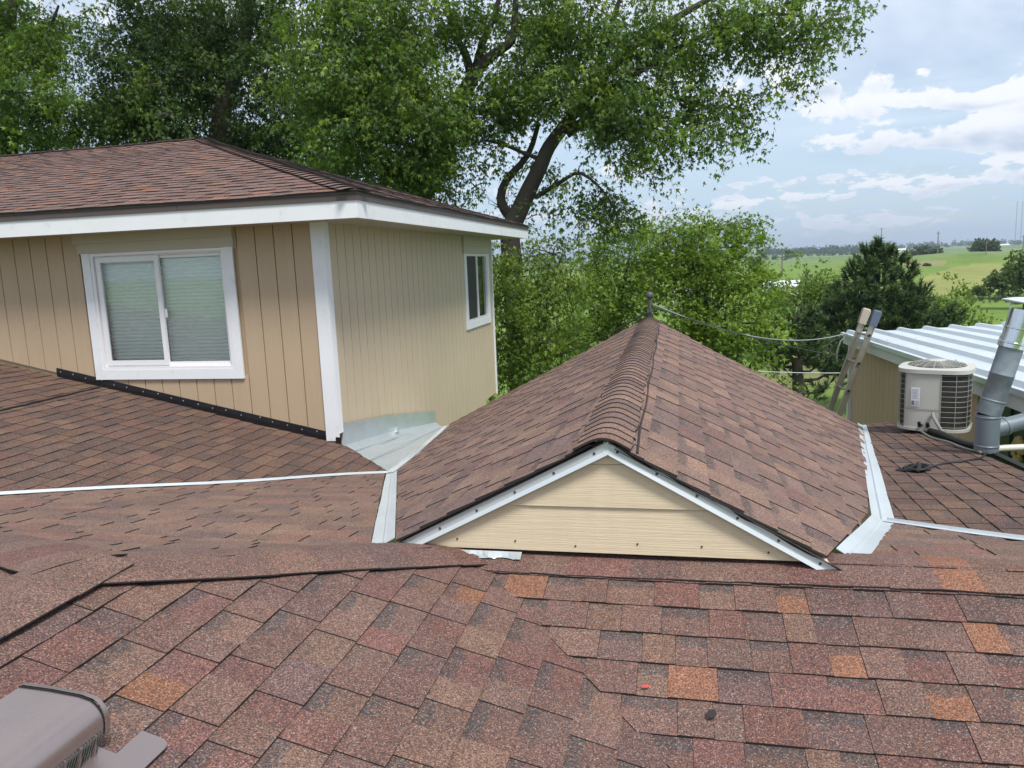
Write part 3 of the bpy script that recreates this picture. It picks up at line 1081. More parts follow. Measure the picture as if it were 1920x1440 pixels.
# folded end at the corner board
zc = pz(PL_S, WE, WN)
b.box((WE-0.01, WN-0.03, zc-0.01), (WE+0.045, WN-0.024, zc+0.07))
b.build('step_flashing', M['black'], house)
for e in np.linspace(-6.56, WE-0.2, 19):
    s = MB()
    z = pz(PL_S, e, WN)+random.uniform(0.06, 0.085)
    s.lathe((e+random.uniform(-.03, .03), WN-0.009, z), [(0.0002, -0.004), (0.006, -0.003), (0.007, 0.002)], 8, axis=(0, 1, 0))
    s.build('nail_head', M['screw'], house)


# ---- windows
def glass_mat(name, tint):
    m_, g, bs = new_mat(name)
    bs.inputs['Base Color'].default_value = (*tint, 1)
    bs.inputs['Roughness'].default_value = 0.02
    bs.inputs['Transmission Weight'].default_value = 1.0
    bs.inputs['IOR'].default_value = 1.5
    geo = g.n('ShaderNodeNewGeometry')
    bn = g.n('ShaderNodeBump')
    bn.inputs['Strength'].default_value = 0.03
    bn.inputs['Distance'].default_value = 0.02
    g.link(g.noise(geo.outputs['Position'], 1.6, 2, 0.5), bn.inputs['Height'])
    g.link(bn.outputs[0], bs.inputs['Normal'])
    lp = g.n('ShaderNodeBsdfTransparent')
    lp.inputs[0].default_value = (0.90, 0.95, 0.94, 1)
    gl = g.n('ShaderNodeBsdfGlossy')
    gl.inputs[0].default_value = (1, 1, 1, 1)
    gl.inputs['Roughness'].default_value = 0.02
    g.link(bn.outputs[0], gl.inputs['Normal'])
    fr = g.n('ShaderNodeFresnel')
    fr.inputs[0].default_value = 1.55
    mx = g.n('ShaderNodeMixShader')
    g.link(g.m('ADD', fr.outputs[0], 0.05, clamp=True), mx.inputs[0])
    g.link(lp.outputs[0], mx.inputs[1]); g.link(gl.outputs[0], mx.inputs[2])
    g.link(mx.outputs[0], m_.node_tree.nodes['Material Output'].inputs[0])
    return m_


M['glass'] = glass_mat('window_glass', (0.82, 0.88, 0.86))
M['screen'] = plain('insect_screen', (0.018, 0.02, 0.024), 0.6)
M['blind'] = plain('cellular_blind', (0.90, 0.92, 0.88), 0.8, var=0.04)
M['room'] = plain('dim_room', (0.10, 0.10, 0.09), 0.9)

wnd = MB()
wnd.box((W_E0+0.09, WN+0.10, W_Z0+0.09), (W_E1-0.09, WN+0.14, W_Z1))
wnd = wnd.build('window', M['room'], house)


def frame(parent, name, mat, e0, e1, z0, z1, w, y0, y1, sill=None, w_right=None):
    """rectangular ring in the front-wall plane"""
    wr = w if w_right is None else w_right
    bb = MB()
    bb.box((e0, y0, z0), (e0+w, y1, z1))
    bb.box((e1-wr, y0, z0), (e1, y1, z1))
    bb.box((e0+w, y0, z0), (e1-wr, y1, z0+(sill or w)))
    bb.box((e0+w, y0, z1-w), (e1-wr, y1, z1))
    return bb.build(name, mat, parent)


# painted casing
for (e0_, e1_, z0_, z1_) in ((W_E0, W_E0+0.095, W_Z0+0.10, W_Z1), (W_E1-0.095, W_E1, W_Z0+0.10, W_Z1), (W_E0, W_E1, W_Z0, W_Z0+0.0995)):
    bb = MB(); bb.box((e0_, WN-0.024, z0_), (e1_, WN-0.001, z1_)); bb.build('casing', M['white'], wnd)
bb = MB(); bb.box((W_E0-0.035, WN-0.030, W_Z1+0.001), (W_E1+0.02, WN-0.001, W_Z1+0.10)); bb.build('head_board', M['tan_trim'], wnd)
bb = MB(); bb.box((W_E0-0.075, WN-0.042, W_Z1+0.101), (W_E1+0.02, WN-0.001, ZE)); bb.build('head_board', M['tan_trim'], wnd)
fe0, fe1, fz0, fz1 = W_E0+0.096, W_E1-0.096, W_Z0+0.101, W_Z1-0.001
frame(wnd, 'frame', M['vinyl'], fe0, fe1, fz0, fz1, 0.032, WN-0.016, WN+0.06)
frame(wnd, 'track', M['vinyl'], fe0+0.033, fe1-0.033, fz0+0.033, fz1-0.033, 0.014, WN+0.012, WN+0.058)
em = (fe0+fe1)/2-0.02
frame(wnd, 'sash', M['vinyl'], fe0+0.048, em+0.03, fz0+0.048, fz1-0.048, 0.05, WN+0.0, WN+0.028)
frame(wnd, 'sash', M['vinyl'], em-0.02, fe1-0.048, fz0+0.048, fz1-0.048, 0.028, WN+0.03, WN+0.055)
for (a0, a1, yy) in ((fe0+0.098, em-0.02, WN+0.014), (em+0.008, fe1-0.076, WN+0.042)):
    bb = MB(); bb.add([(a0, yy, fz0+0.07), (a1, yy, fz0+0.07), (a1, yy, fz1-0.07), (a0, yy, fz1-0.07)], [(0, 1, 2, 3)])
    bb.build('pane', M['glass'], wnd)
bb = MB(); bb.box((em+0.034, WN+0.018, -0.40), (em+0.058, WN+0.029, -0.31)); bb.build('latch', M['vinyl'], wnd)
# pleated blind, one mesh strip per pleat pair
nz = 30
zt_, zb2 = fz1-0.03, fz0+0.055
for i in range(nz):
    z1_ = zt_-(zt_-zb2)*i/nz; z0_ = zt_-(zt_-zb2)*(i+1)/nz
    zm = (z0_+z1_)/2
    bb = MB()
    bb.add([(fe0+0.05, WN+0.088, z1_), (fe1-0.05, WN+0.088, z1_), (fe1-0.05, WN+0.074, zm), (fe0+0.05, WN+0.074, zm), (fe1-0.05, WN+0.088, z0_), (fe0+0.05, WN+0.088, z0_)],
           [(0, 3, 2, 1), (3, 5, 4, 2)])
    bb.build('blind_slat', M['blind'], wnd)

# side window (in the side-wall plane, x = WE)
swn = MB(); swn.box((WE-0.12, SW_N0+0.08, SW_Z0+0.08), (WE-0.10, SW_N1-0.08, SW_Z1-0.2)); swn = swn.build('window', M['room'], house)


def sbox(name, mat, y0, y1, z0, z1, x0, x1):
    bb = MB(); bb.box((WE+x0, y0, z0), (WE+x1, y1, z1)); return bb.build(name, mat, swn)


zh = SW_Z1-0.26
sbox('casing', M['white'], SW_N0, SW_N0+0.11, SW_Z0+0.11, zh, 0.001, 0.024)
sbox('casing', M['white'], SW_N1-0.11, SW_N1, SW_Z0+0.11, zh, 0.001, 0.024)
sbox('casing', M['white'], SW_N0, SW_N1, SW_Z0, SW_Z0+0.1095, 0.001, 0.024)
sbox('head_board', M['tan_trim'], SW_N0-0.02, SW_N1+0.02, zh+0.001, zh+0.12, 0.001, 0.03)
sbox('head_board', M['tan_trim'], SW_N0-0.05, SW_N1+0.05, zh+0.121, ZE, 0.001, 0.045)
for (y0, y1) in ((SW_N0+0.11, SW_N0+0.15), (SW_N1-0.15, SW_N1-0.11)):
    sbox('frame', M['vinyl'], y0, y1, SW_Z0+0.11, zh, -0.06, 0.016)
sbox('frame', M['vinyl'], SW_N0+0.15, SW_N1-0.15, SW_Z0+0.11, SW_Z0+0.15, -0.06, 0.016)
sbox('frame', M['vinyl'], SW_N0+0.15, SW_N1-0.15, zh-0.04, zh, -0.06, 0.016)
ym = (SW_N0+SW_N1)/2
sbox('meeting_rail', M['vinyl'], ym-0.04, ym+0.04, SW_Z0+0.15, zh-0.04, -0.03, 0.012)
sbox('insect_screen', M['screen'], SW_N0+0.15, ym-0.04, SW_Z0+0.15, zh-0.04, -0.01, -0.004)
bb = MB(); bb.add([(WE-0.02, ym+0.04, SW_Z0+0.15), (WE-0.02, SW_N1-0.15, SW_Z0+0.15), (WE-0.02, SW_N1-0.15, zh-0.04), (WE-0.02, ym+0.04, zh-0.04)], [(0, 1, 2, 3)])
bb.build('pane', M['glass'], swn)

# ---- eaves and roof
BACK = 14.62
EL = -14.0
b = MB(); b.box((EL, EAVE_N+0.03, ZE), (EAVE_E-0.03, BACK-0.03, ZE+0.03)); b.build('soffit', M['soffit'], house)
b = MB(); b.box((EL, EAVE_N, ZE-0.005), (EAVE_E, EAVE_N+0.029, ZE+0.155)); b.build('fascia', M['white'], house)
b = MB(); b.box((EAVE_E-0.029, EAVE_N+0.0295, ZE-0.005), (EAVE_E, BACK, ZE+0.155)); b.build('fascia', M['white'], house)
b = MB(); b.box((EAVE_E-0.11, WN-0.35, ZE-0.03), (EAVE_E-0.03, BACK-0.1, ZE-0.0)) 
jx = at_n(333, 397, EAVE_N).x
for (x0, x1) in ((EL, jx-0.002), (jx+0.002, EAVE_E+0.012)):
    b = MB(); b.box((x0, EAVE_N-0.012, ZE+0.150), (x1, EAVE_N+0.02, ZE+0.232)); b.build('drip_edge', M['drip'], house)
b = MB(); b.box((EAVE_E-0.02, EAVE_N+0.021, ZE+0.150), (EAVE_E+0.012, BACK, ZE+0.228)); b.build('drip_edge', M['drip'], house)
roofp = MB()
zR = ZE+0.232
HS = 0.322
D_ = 4.2
pk = (EAVE_E-D_, EAVE_N+D_)
PL_UF = (zR-HS*EAVE_N, 0, HS)
PL_US = (zR+HS*EAVE_E, -HS, 0)
b = MB()
b.add([(EL, EAVE_N-0.02, zR-0.03), (EAVE_E+0.02, EAVE_N-0.02, zR-0.03), (pk[0], pk[1], zR+HS*D_-0.026), (EL, pk[1], zR+HS*D_-0.026)], [(0, 1, 2, 3)])
b.add([(EAVE_E+0.02, EAVE_N-0.02, zR-0.032), (EAVE_E+0.02, BACK+0.4, zR-0.032), (pk[0], pk[1], zR+HS*D_-0.028)], [(0, 1, 2)])
b.add([(EAVE_E+0.02, BACK+0.4, zR-0.032), (EL, BACK+0.4, zR-0.032), (EL, pk[1], zR+HS*D_-0.028), (pk[0], pk[1], zR+HS*D_-0.028)], [(0, 1, 2, 3)])
hr = b.build('roof', M['felt'], house)
ru = Roof(hr)
ru.facet(PL_UF, [(-11.6, EAVE_N-0.03), (EAVE_E+0.03, EAVE_N-0.03), pk, (-11.6, pk[1])], u=(1, 0), anchor=(-5, EAVE_N-0.03), pal=PAL_UPPER, w=(0.14, 0.30), thick=0.8, deck=False)
ru.facet(PL_US, [(EAVE_E+0.03, EAVE_N-0.03), (EAVE_E+0.03, BACK+0.3), pk], u=(0, 1), anchor=(EAVE_E+0.03, 8), pal=PAL_UPPER, w=(0.14, 0.30), thick=0.8, deck=False)
ru.finish()
ridge_caps(hr, (EAVE_E+0.0, EAVE_N-0.0, zR+0.004), (pk[0], pk[1], zR+HS*D_+0.004), lat(PL_UF, (-1, 1), (-1, -1)), lat(PL_US, (-1, 1), (1, 1)), 0.15, (0.14, 0.15), PAL_UPPER, lift=(0.030, 0.014), rr=0.1, name='hip_shingle')
ridge_caps(hr, (-11.6, pk[1], zR+HS*D_), (pk[0]+0.1, pk[1], zR+HS*D_), (0, -1, -HS), (0, 1, -HS), 0.15, (0.14, 0.15), PAL_UPPER, lift=(0.020, 0.03), rr=0.1, name='ridge_shingle')

# ================================================================== ROOF VENT
vent = thing('roof_vent', 'brown slant backed metal roof vent on the near slope at lower left', 'vent', (-1.5, 1.25, -1.03))
aL = math.atan(0.2985)
VU = Vector((math.cos(aL), 0, -math.sin(aL)))      # downslope
VV = Vector((0, 1, 0))
VW = Vector((math.sin(aL), 0, math.cos(aL)))
vo = hit(195, 1414, PL_L)                       # front far corner of hood


def vp(u, v, w):
    return vo+VU*u+VV*v+VW*w


# hood profile along slope (u from back to front)
prof = [(-0.245, 0.05), (-0.238, 0.088), (-0.16, 0.108), (-0.08, 0.124)]
for k in range(1, 8):
    t = k/7*math.pi/2
    prof.append((-0.062+0.055*math.sin(t), 0.070+0.056*math.cos(t)))
prof.append((-0.006, 0.056))
n_ = len(prof)
b = MB()
wv = 0.36
v = [vp(u, 0.0, w) for u, w in prof]+[vp(u, -wv, w) for u, w in prof]
b.add(v, [(i, n_+i, n_+i+1, i+1) for i in range(n_-1)])
b.add([vp(u, 0.0, w) for u, w in prof]+[vp(u, 0.0, 0.004) for u, w in prof], [(i, i+1, n_+i+1, n_+i) for i in range(n_-1) if prof[i][0] < -0.08])
b.add([vp(u, -wv, w) for u, w in prof]+[vp(u, -wv, 0.004) for u, w in prof], [(n_+i, n_+i+1, i+1, i) for i in range(n_-1)])
b.build('hood', M['vent'], vent, smooth=True)
b = MB()
hem = [vp(u, 0.001, w+0.003) for u, w in prof]
hem2 = [vp(u, 0.014, w+0.001) for u, w in prof]; hem3 = [vp(u, 0.014, w-0.014) for u, w in prof]
b.add(hem+hem2+hem3, [(i, i+1, n_+i+1, n_+i) for i in range(n_-1)]+[(n_+i, n_+i+1, 2*n_+i+1, 2*n_+i) for i in range(n_-1)])
b.build('hem', M['vent'], vent, smooth=True)
b = MB()
b.tube([vp(u, -0.004, w+0.0015) for u, w in prof], 0.0022, 6)
b.build('seam', M['dark'], vent)
# flange with rounded corner
b = MB()
fl = [(-0.02, -0.5), (0.11, -0.5)]
cu, cv, rr2 = 0.085, 0.065, 0.025
fl += [(cu+rr2*math.cos(t), cv+rr2*math.sin(t)) for t in np.linspace(0, math.pi/2, 6)]
fl += [(0.03, 0.09), (0.03, 0.0), (-0.02, 0.0)]
b.prism([vp(u, v_, 0.011) for u, v_ in fl], VW*0.003)
b.build('flange', M['vent'], vent)
# louvred opening
b = MB()
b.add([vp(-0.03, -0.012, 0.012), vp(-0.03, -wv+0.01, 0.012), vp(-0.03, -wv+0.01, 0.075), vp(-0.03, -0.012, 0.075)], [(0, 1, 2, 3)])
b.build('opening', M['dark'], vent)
for i in range(40):
    b = MB()
    v0_ = -0.012-i*0.0085
    b.box((0, 0, 0), (1, 1, 1))
    p = [vp(-0.012, v0_, 0.010), vp(-0.010, v0_, 0.010), vp(-0.010, v0_-0.0028, 0.010), vp(-0.012, v0_-0.0028, 0.010),
         vp(-0.004, v0_, 0.070), vp(-0.002, v0_, 0.070), vp(-0.002, v0_-0.0028, 0.070), vp(-0.004, v0_-0.0028, 0.070)]
    b = MB(); b.hexa(p); b.build('louvre', M['mesh'], vent)
for v0_ in (-0.03, -0.075, -0.12, -0.165, -0.21, -0.255):
    b = MB(); b.hexa([vp(-0.01, v0_, 0.008), vp(-0.001, v0_, 0.008), vp(-0.001, v0_-0.004, 0.008), vp(-0.01, v0_-0.004, 0.008), vp(-0.008, v0_, 0.07), vp(-0.002, v0_, 0.07), vp(-0.002, v0_-0.004, 0.07), vp(-0.008, v0_-0.004, 0.07)])
    b.build('louvre_divider', M['vent'], vent)

# ================================================================== SHED AND ROOFTOP GEAR
M['tin'] = plain('corrugated_tin', (0.60, 0.66, 0.70), 0.42, metal=0.35, var=0.10, scale=2.5, dirt=0.12)
M['shedtan'] = plain('tan_steel_wall', (0.46, 0.305, 0.235), 0.55, var=0.10, scale=2, stretch=(1, 6, 0.5))
M['green'] = plain('dark_green_steel', (0.018, 0.040, 0.034), 0.45, var=0.15)
M['fascia_grey'] = plain('grey_white_fascia', (0.60, 0.60, 0.62), 0.5, var=0.06, dirt=0.2)
shed = thing('metal_shed', 'tan shed with white corrugated metal roof behind the air conditioner', 'shed', (6.0, 11.0, -6.0))
SE = 3.15
RP = lambda e, n: -1.365-0.0285*(n-7.9)+0.035*(e-SE)
NF0, NF1 = 5.0, 16.25
pitch = 0.46
e = SE
while e < 9.0:
    bb = MB()
    prof_ = [(0, 0), (0.04, 0.0), (0.075, 0.055), (0.13, 0.055), (0.165, 0.0), (0.30, 0.004), (pitch-0.002, 0.0)]
    ns_ = np.linspace(NF0, NF1, 12)
    v = [(e+a, n, RP(e+a, n)+h+0.003*math.sin(n*2+e)) for n in ns_ for a, h in prof_]
    k = len(prof_)
    bb.add(v, [(i*k+j, i*k+j+1, (i+1)*k+j+1, (i+1)*k+j) for i in range(len(ns_)-1) for j in range(k-1)])
    bb.add([(p[0], p[1], p[2]-0.004) for p in v], [(i*k+j, (i+1)*k+j, (i+1)*k+j+1, i*k+j+1) for i in range(len(ns_)-1) for j in range(k-1)])
    bb.build('roof_panel', M['tin'], shed)
    for n in np.linspace(NF0+0.7, NF1-0.6, 7):
        ss = MB()
        ss.lathe((e+0.24, n+random.uniform(-.1, .1), RP(e+0.24, n)+0.004), [(0.022, 0), (0.022, 0.008), (0.012, 0.014), (0.0005, 0.018)], 8)
        ss.build('roof_screw', M['nail'], shed)
    e += pitch
# eave edge: drip roll and fascia board following the roof edge
for (dx0, dx1, z0, z1, nm, mt) in ((-0.05, 0.0, -0.05, 0.012, 'gutter_edge', M['tin']), (0.0, 0.03, -0.21, -0.055, 'fascia', M['fascia_grey'])):
    bb = MB()
    p = []
    for n in (NF0, NF1):
        z = RP(SE, n)
        p.append([(SE+dx0, n, z+z0), (SE+dx1, n, z+z0), (SE+dx1, n, z+z1), (SE+dx0, n, z+z1)])
    bb.add(p[0]+p[1], [(0, 1, 2, 3), (7, 6, 5, 4), (0, 4, 5, 1), (1, 5, 6, 2), (2, 6, 7, 3), (3, 7, 4, 0)])
    bb.build(nm, mt, shed)
# walls: tan ribs left of the unit, post, dark opening, green panel
WX = 3.30
n = 9.75
while n < 16.1:
    n1 = min(n+0.30, 16.1)
    bb = MB()
    zt = lambda q: RP(SE, q)-0.17
    bb.hexa([(WX, n+0.006, -6), (WX+0.05, n+0.006, -6), (WX+0.05, n1-0.006, -6), (WX, n1-0.006, -6), (WX, n+0.006, zt(n)), (WX+0.05, n+0.006, zt(n)), (WX+0.05, n1-0.006, zt(n1)), (WX, n1-0.006, zt(n1))])
    bb.build('wall_panel', M['shedtan'], shed)
    n = n1
bb = MB(); bb.box((WX-0.03, 9.45, -3.4), (WX+0.1, 9.74, RP(SE, 9.6)-0.17)); bb.build('door_post', M['shedtan'], shed)
bb = MB(); bb.box((WX-0.06, 16.1, -6), (WX+0.1, 16.22, RP(SE, 16.1)-0.18)); bb.build('corner_trim', M['fascia_grey'], shed)
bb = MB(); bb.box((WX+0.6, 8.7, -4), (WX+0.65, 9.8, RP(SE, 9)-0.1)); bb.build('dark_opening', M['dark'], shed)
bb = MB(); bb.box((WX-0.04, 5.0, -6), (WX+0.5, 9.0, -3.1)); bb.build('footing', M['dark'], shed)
n = 5.2
while n < 8.7:
    n1 = n+0.22
    bb = MB(); bb.box((WX-0.05+(0.02 if int(n*50) % 2 else 0), n+0.004, -3.2), (WX+0.02, n1-0.004, RP(SE, n1)-0.18)); bb.build('wall_panel', M['green'], shed)
    n = n1
bb = MB(); bb.box((WX+0.1, 16.0, -6), (9.2, 16.1, RP(3.2, 16)-0.06)); bb.build('end_wall', M['shedtan'], shed)
bb = MB(); bb.box((9.1, 5.2, -6), (9.2, 16.0, RP(9, 16)-0.05)); bb.build('end_wall', M['shedtan'], shed)

# ---- air conditioner
M['acpaint'] = plain('ac_beige_paint', (0.44, 0.445, 0.40), 0.45, var=0.06, scale=4, dirt=0.12)
M['acwire'] = plain('ac_grille_wire', (0.30, 0.30, 0.27), 0.5)
M['coil'] = plain('dark_coil', (0.028, 0.026, 0.022), 0.75, var=0.5, scale=25)
M['label'] = plain('paper_label', (0.70, 0.72, 0.74), 0.6, var=0.03)
M['print'] = plain('label_print', (0.16, 0.18, 0.22), 0.6)
M['print2'] = plain('label_print_pale', (0.42, 0.45, 0.50), 0.6)
AC = Vector((2.585, 8.62, -1.84))
ac = thing('air_conditioner', 'beige outdoor air conditioning unit with black coil grille standing at the shed wall', 'air conditioner', AC)
AW = 0.325
fwd_ac = (Vector((0, 0, 0))-Vector((AC.x, AC.y, 0))).normalized()
rot = math.atan2(fwd_ac.y, fwd_ac.x)-RAD(6)


def acp(ang, r, z):
    return AC+Vector((math.cos(ang+rot)*r, math.sin(ang+rot)*r, z))


def sup(ang, r):
    c_, s_ = math.cos(ang), math.sin(ang)
    return r/((abs(c_)**3.6+abs(s_)**3.6)**(1/3.6))


def shell(a0, a1, r, z0, z1, seg=14):
    bb = MB()
    aa = np.linspace(a0, a1, seg+1)
    bb.add([acp(a, sup(a, r), z0) for a in aa]+[acp(a, sup(a, r), z1) for a in aa], [(i, i+1, seg+2+i, seg+1+i) for i in range(seg)])
    return bb


HZ = 0.60
shell(0, 2*math.pi, AW-0.012, 0.03, HZ, 48).build('coil', M['coil'], ac, smooth=True)
A0, A1 = RAD(-40), RAD(14)
bb = shell(A0, A1, AW, 0.225, HZ, 20); bb.build('front_panel', M['acpaint'], ac, smooth=True)
bb = shell(A0, A1, AW+0.002, 0.025, 0.215, 20); bb.build('service_panel', M['acpaint'], ac, smooth=True)
bb = shell(A0, A1, AW+0.006, 0.214, 0.226, 20); bb.build('panel_lip', M['acwire'], ac)
for (ga, gb) in ((A0-RAD(48), A0), (A1, A1+RAD(60))):
    for i in range(11):
        z = 0.05+i*(HZ-0.08)/10
        t_ = MB(); t_.tube([acp(a, sup(a, AW+0.004), z) for a in np.linspace(ga, gb, 10)], 0.0022, 5)
        t_.build('grille_wire', M['acwire'], ac)
    for a in np.linspace(ga, gb, 4):
        t_ = MB(); t_.tube([acp(a, sup(a, AW+0.006), 0.03), acp(a, sup(a, AW+0.006), HZ)], 0.003, 5)
        t_.build('grille_wire', M['acwire'], ac)
def ring(r0, r1, z0, z1, name, mat, seg=48):
    bb = MB()
    aa = np.linspace(0, 2*math.pi, seg, endpoint=False)
    for (r, z) in ((r0, z0), (r0, z1), (r1, z1), (r1, z0)):
        pass
    v = [acp(a, sup(a, r) if r > 0.3 else r, z) for (r, z) in ((r0, z0), (r0, z1), (r1, z1+0.012), (r1, z0)) for a in aa]
    bb.add(v, [(k*seg+i, k*seg+(i+1) % seg, ((k+1) % 4)*seg+(i+1) % seg, ((k+1) % 4)*seg+i) for k in range(4) for i in range(seg)])
    return bb.build(name, mat, ac, smooth=True)
ring(AW+0.018, 0.27, HZ-0.012, HZ+0.028, 'lid', M['acpaint'])
ring(AW+0.012, 0.05, 0.0, 0.028, 'base_pan', M['acpaint'])
for i in range(7):
    r = 0.26-i*0.028
    z = HZ+0.045+0.045*(1-(r/0.27)**2)
    t_ = MB(); t_.tube([acp(a, r, z) for a in np.linspace(0, 2*math.pi, 33)], 0.0045, 5, cap=False)
    t_.build('fan_guard_ring', M['acwire'], ac)
for k in range(18):
    a = k*2*math.pi/18
    t_ = MB(); t_.tube([acp(a, 0.275, HZ+0.02), acp(a, 0.262, HZ+0.05), acp(a, 0.17, HZ+0.075), acp(a, 0.08, HZ+0.09)], 0.004, 5)
    t_.build('fan_guard_wire', M['acwire'], ac)
bb = MB(); bb.lathe(AC+Vector((0, 0, HZ+0.08)), [(0.0005, 0.018), (0.08, 0.014), (0.092, 0.004), (0.09, -0.006)], 28); bb.build('fan_cap', M['acpaint'], ac, smooth=True)
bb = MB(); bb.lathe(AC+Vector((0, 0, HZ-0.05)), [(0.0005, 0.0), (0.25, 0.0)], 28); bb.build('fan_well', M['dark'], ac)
la = RAD(-24)
lt = (acp(la+0.02, 1, 0)-acp(la-0.02, 1, 0)).normalized()
lc = acp(la, sup(la, AW)+0.004, 0.36)
lt = (acp(RAD(-12), sup(RAD(-12), AW), 0)-acp(RAD(-36), sup(RAD(-36), AW), 0)).normalized()
ln_ = lt.cross(Vector((0, 0, 1))); ln_ = ln_ if ln_.dot(fwd_ac) > 0 else -ln_


def lab(u0, u1, z0, z1, d, nm, mt, par):
    bb = MB()
    c = lc+ln_*d
    bb.add([c+lt*u0+Vector((0, 0, z0)), c+lt*u1+Vector((0, 0, z0)), c+lt*u1+Vector((0, 0, z1)), c+lt*u0+Vector((0, 0, z1))], [(0, 1, 2, 3)])
    return bb.build(nm, mt, par)


lb = lab(-0.042, 0.042, -0.11, 0.085, 0.004, 'label', M['label'], ac)
for i in range(7):
    lab(-0.034, 0.030-0.006*(i % 3), 0.066-i*0.015, 0.058-i*0.015+0.001, 0.006, 'printed_line', M['print2'], lb)
lab(-0.036, -0.008, -0.10, -0.052, 0.006, 'printed_block', M['print'], lb)
lab(0.0, 0.036, -0.10, -0.052, 0.006, 'printed_block', M['print2'], lb)
M['lineset'] = plain('grey_conduit', (0.22, 0.22, 0.21), 0.5)
t_ = MB(); t_.tube([acp(0.05, AW+0.01, 0.19), acp(0.08, AW+0.06, 0.16), acp(0.22, AW+0.10, 0.06), acp(0.35, AW+0.12, -0.03)], 0.017, 8); t_.build('conduit', M['lineset'], ac, smooth=True)
for a in (-0.25, -0.05):
    t_ = MB(); t_.tube([acp(a, AW+0.01, 0.06), acp(a, AW+0.06, 0.06), acp(a, AW+0.07, 0.10)], 0.016, 8); t_.build('valve', M['black'], ac)

# ---- insulated line set and cables along the edge of the right slope
M['hose'] = plain('black_hose', (0.014, 0.014, 0.015), 0.6)
te = lambda n: 2.30+(n-5.72)*(2.50-2.30)/(9.4-5.72)
t_ = MB(); t_.tube([P3(PL_T, te(n)+0.02+0.02*math.sin(n*3), n, 0.04+0.012*math.sin(n*5)) for n in np.linspace(6.75, 8.55, 16)], 0.027, 8)
tag(t_.build('refrigerant_line', M['hose'], smooth=True), 'thick black insulated hose lying along the edge below the air conditioner', 'hose')
t_ = MB(); t_.tube([P3(PL_T, te(n)-0.05+0.03*math.sin(n*2.2), n, 0.022+0.006*math.sin(n*7)) for n in np.linspace(6.6, 9.2, 22)], 0.009, 6)
tag(t_.build('cable', M['lineset'], smooth=True), 'thin grey cable beside the black hose on the right slope', 'cable')
# extension cord with bundled coil
pts = [(1862, 842), (1840, 862), (1800, 869), (1770, 872), (1745, 879), (1728, 886)]
t_ = MB(); t_.tube([hit(x, y_, PL_T)+Vector((0, 0, 0.014)) for x, y_ in pts], 0.009, 6)
for k in range(4):
    cx, cy = 1712+k*3, 884
    w_, h_ = 30-k*3, 4+k*0.6
    t_.tube([hit(cx+w_*math.cos(a)*(1+.1*math.sin(3*a+k)), cy+h_*math.sin(a), PL_T)+Vector((0, 0, 0.014+0.007*k)) for a in np.linspace(0, 2*math.pi, 18)], 0.008, 6)
t_.tube([hit(1722, 880, PL_T)+Vector((0, 0, 0.05)), hit(1724, 888, PL_T)+Vector((0, 0, 0.055)), hit(1720, 890, PL_T)+Vector((0, 0, 0.02))], 0.014, 6)
tag(t_.build('extension_cord', M['hose'], smooth=True), 'black cord lying in a tied bundle on the right slope', 'cord')

# ---- flue pipe
M['galvpipe'] = plain('weathered_galvanised_pipe', (0.20, 0.235, 0.255), 0.55, metal=0.5, var=0.45, scale=16)
M['greypipe'] = plain('grey_painted_pipe', (0.155, 0.19, 0.215), 0.42, metal=0.2, var=0.08)
M['shiny'] = plain('shiny_galvanised', (0.66, 0.69, 0.70), 0.16, metal=1.0, var=0.1, scale=6)
M['pvc'] = plain('white_pvc', (0.62, 0.58, 0.50), 0.4)
PN = 6.70
p0 = at_n(1849, 846, PN); p1 = at_n(1853, 776, PN); p2 = at_n(1859, 760, PN); p3 = at_n(1896, 652, PN); p4 = at_n(1909, 596, PN)
flue = thing('flue_pipe', 'leaning grey galvanised flue pipe with shiny top and rain cap at right edge', 'pipe', p0)
PR = 0.088
up_ = (p3-p2).normalized()


def cyl(name, mat, a, b_, r, seg=24, rings=()):
    bb = MB()
    d = (b_-a)
    L_ = d.length
    pr_ = [(r*0.93, 0), (r, 0.0)]
    for (t0, dr) in rings:
        pr_ += [(r, t0*L_-0.008), (r+dr, t0*L_-0.004), (r+dr, t0*L_+0.004), (r, t0*L_+0.008)]
    pr_ += [(r, L_), (r*0.93, L_)]
    bb.lathe(a, pr_, seg, axis=d)
    return bb.build(name, mat, flue, smooth=True)


cyl('tee', M['greypipe'], p0, p1, PR, rings=((0.16, 0.004), (0.93, 0.004)))
b = MB(); b.lathe(p0, [(0.0005, 0.0), (PR*0.97, 0.0), (PR*0.97, 0.012)], 24, axis=p1-p0); b.build('base_cap', M['shiny'], flue, smooth=True)
b = MB(); b.tube([p1-(p1-p0).normalized()*0.002, p1*0.6+p2*0.4, p2+up_*0.03], PR*1.02, 24); b.build('elbow', M['galvpipe'], flue, smooth=True)
cyl('pipe_section', M['galvpipe'], p2+up_*0.02, p3, PR*0.995, rings=((0.05, 0.004), (0.52, 0.003)))
cyl('band', M['shiny'], p3, p3+up_*0.075, PR*1.12, rings=((0.5, 0.005),))
cyl('pipe_section', M['shiny'], p3+up_*0.075, p3+up_*0.30, PR*1.05, rings=((0.35, 0.01),))
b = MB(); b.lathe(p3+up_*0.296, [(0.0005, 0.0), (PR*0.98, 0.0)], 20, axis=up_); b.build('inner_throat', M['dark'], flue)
ct = p3+up_*0.355
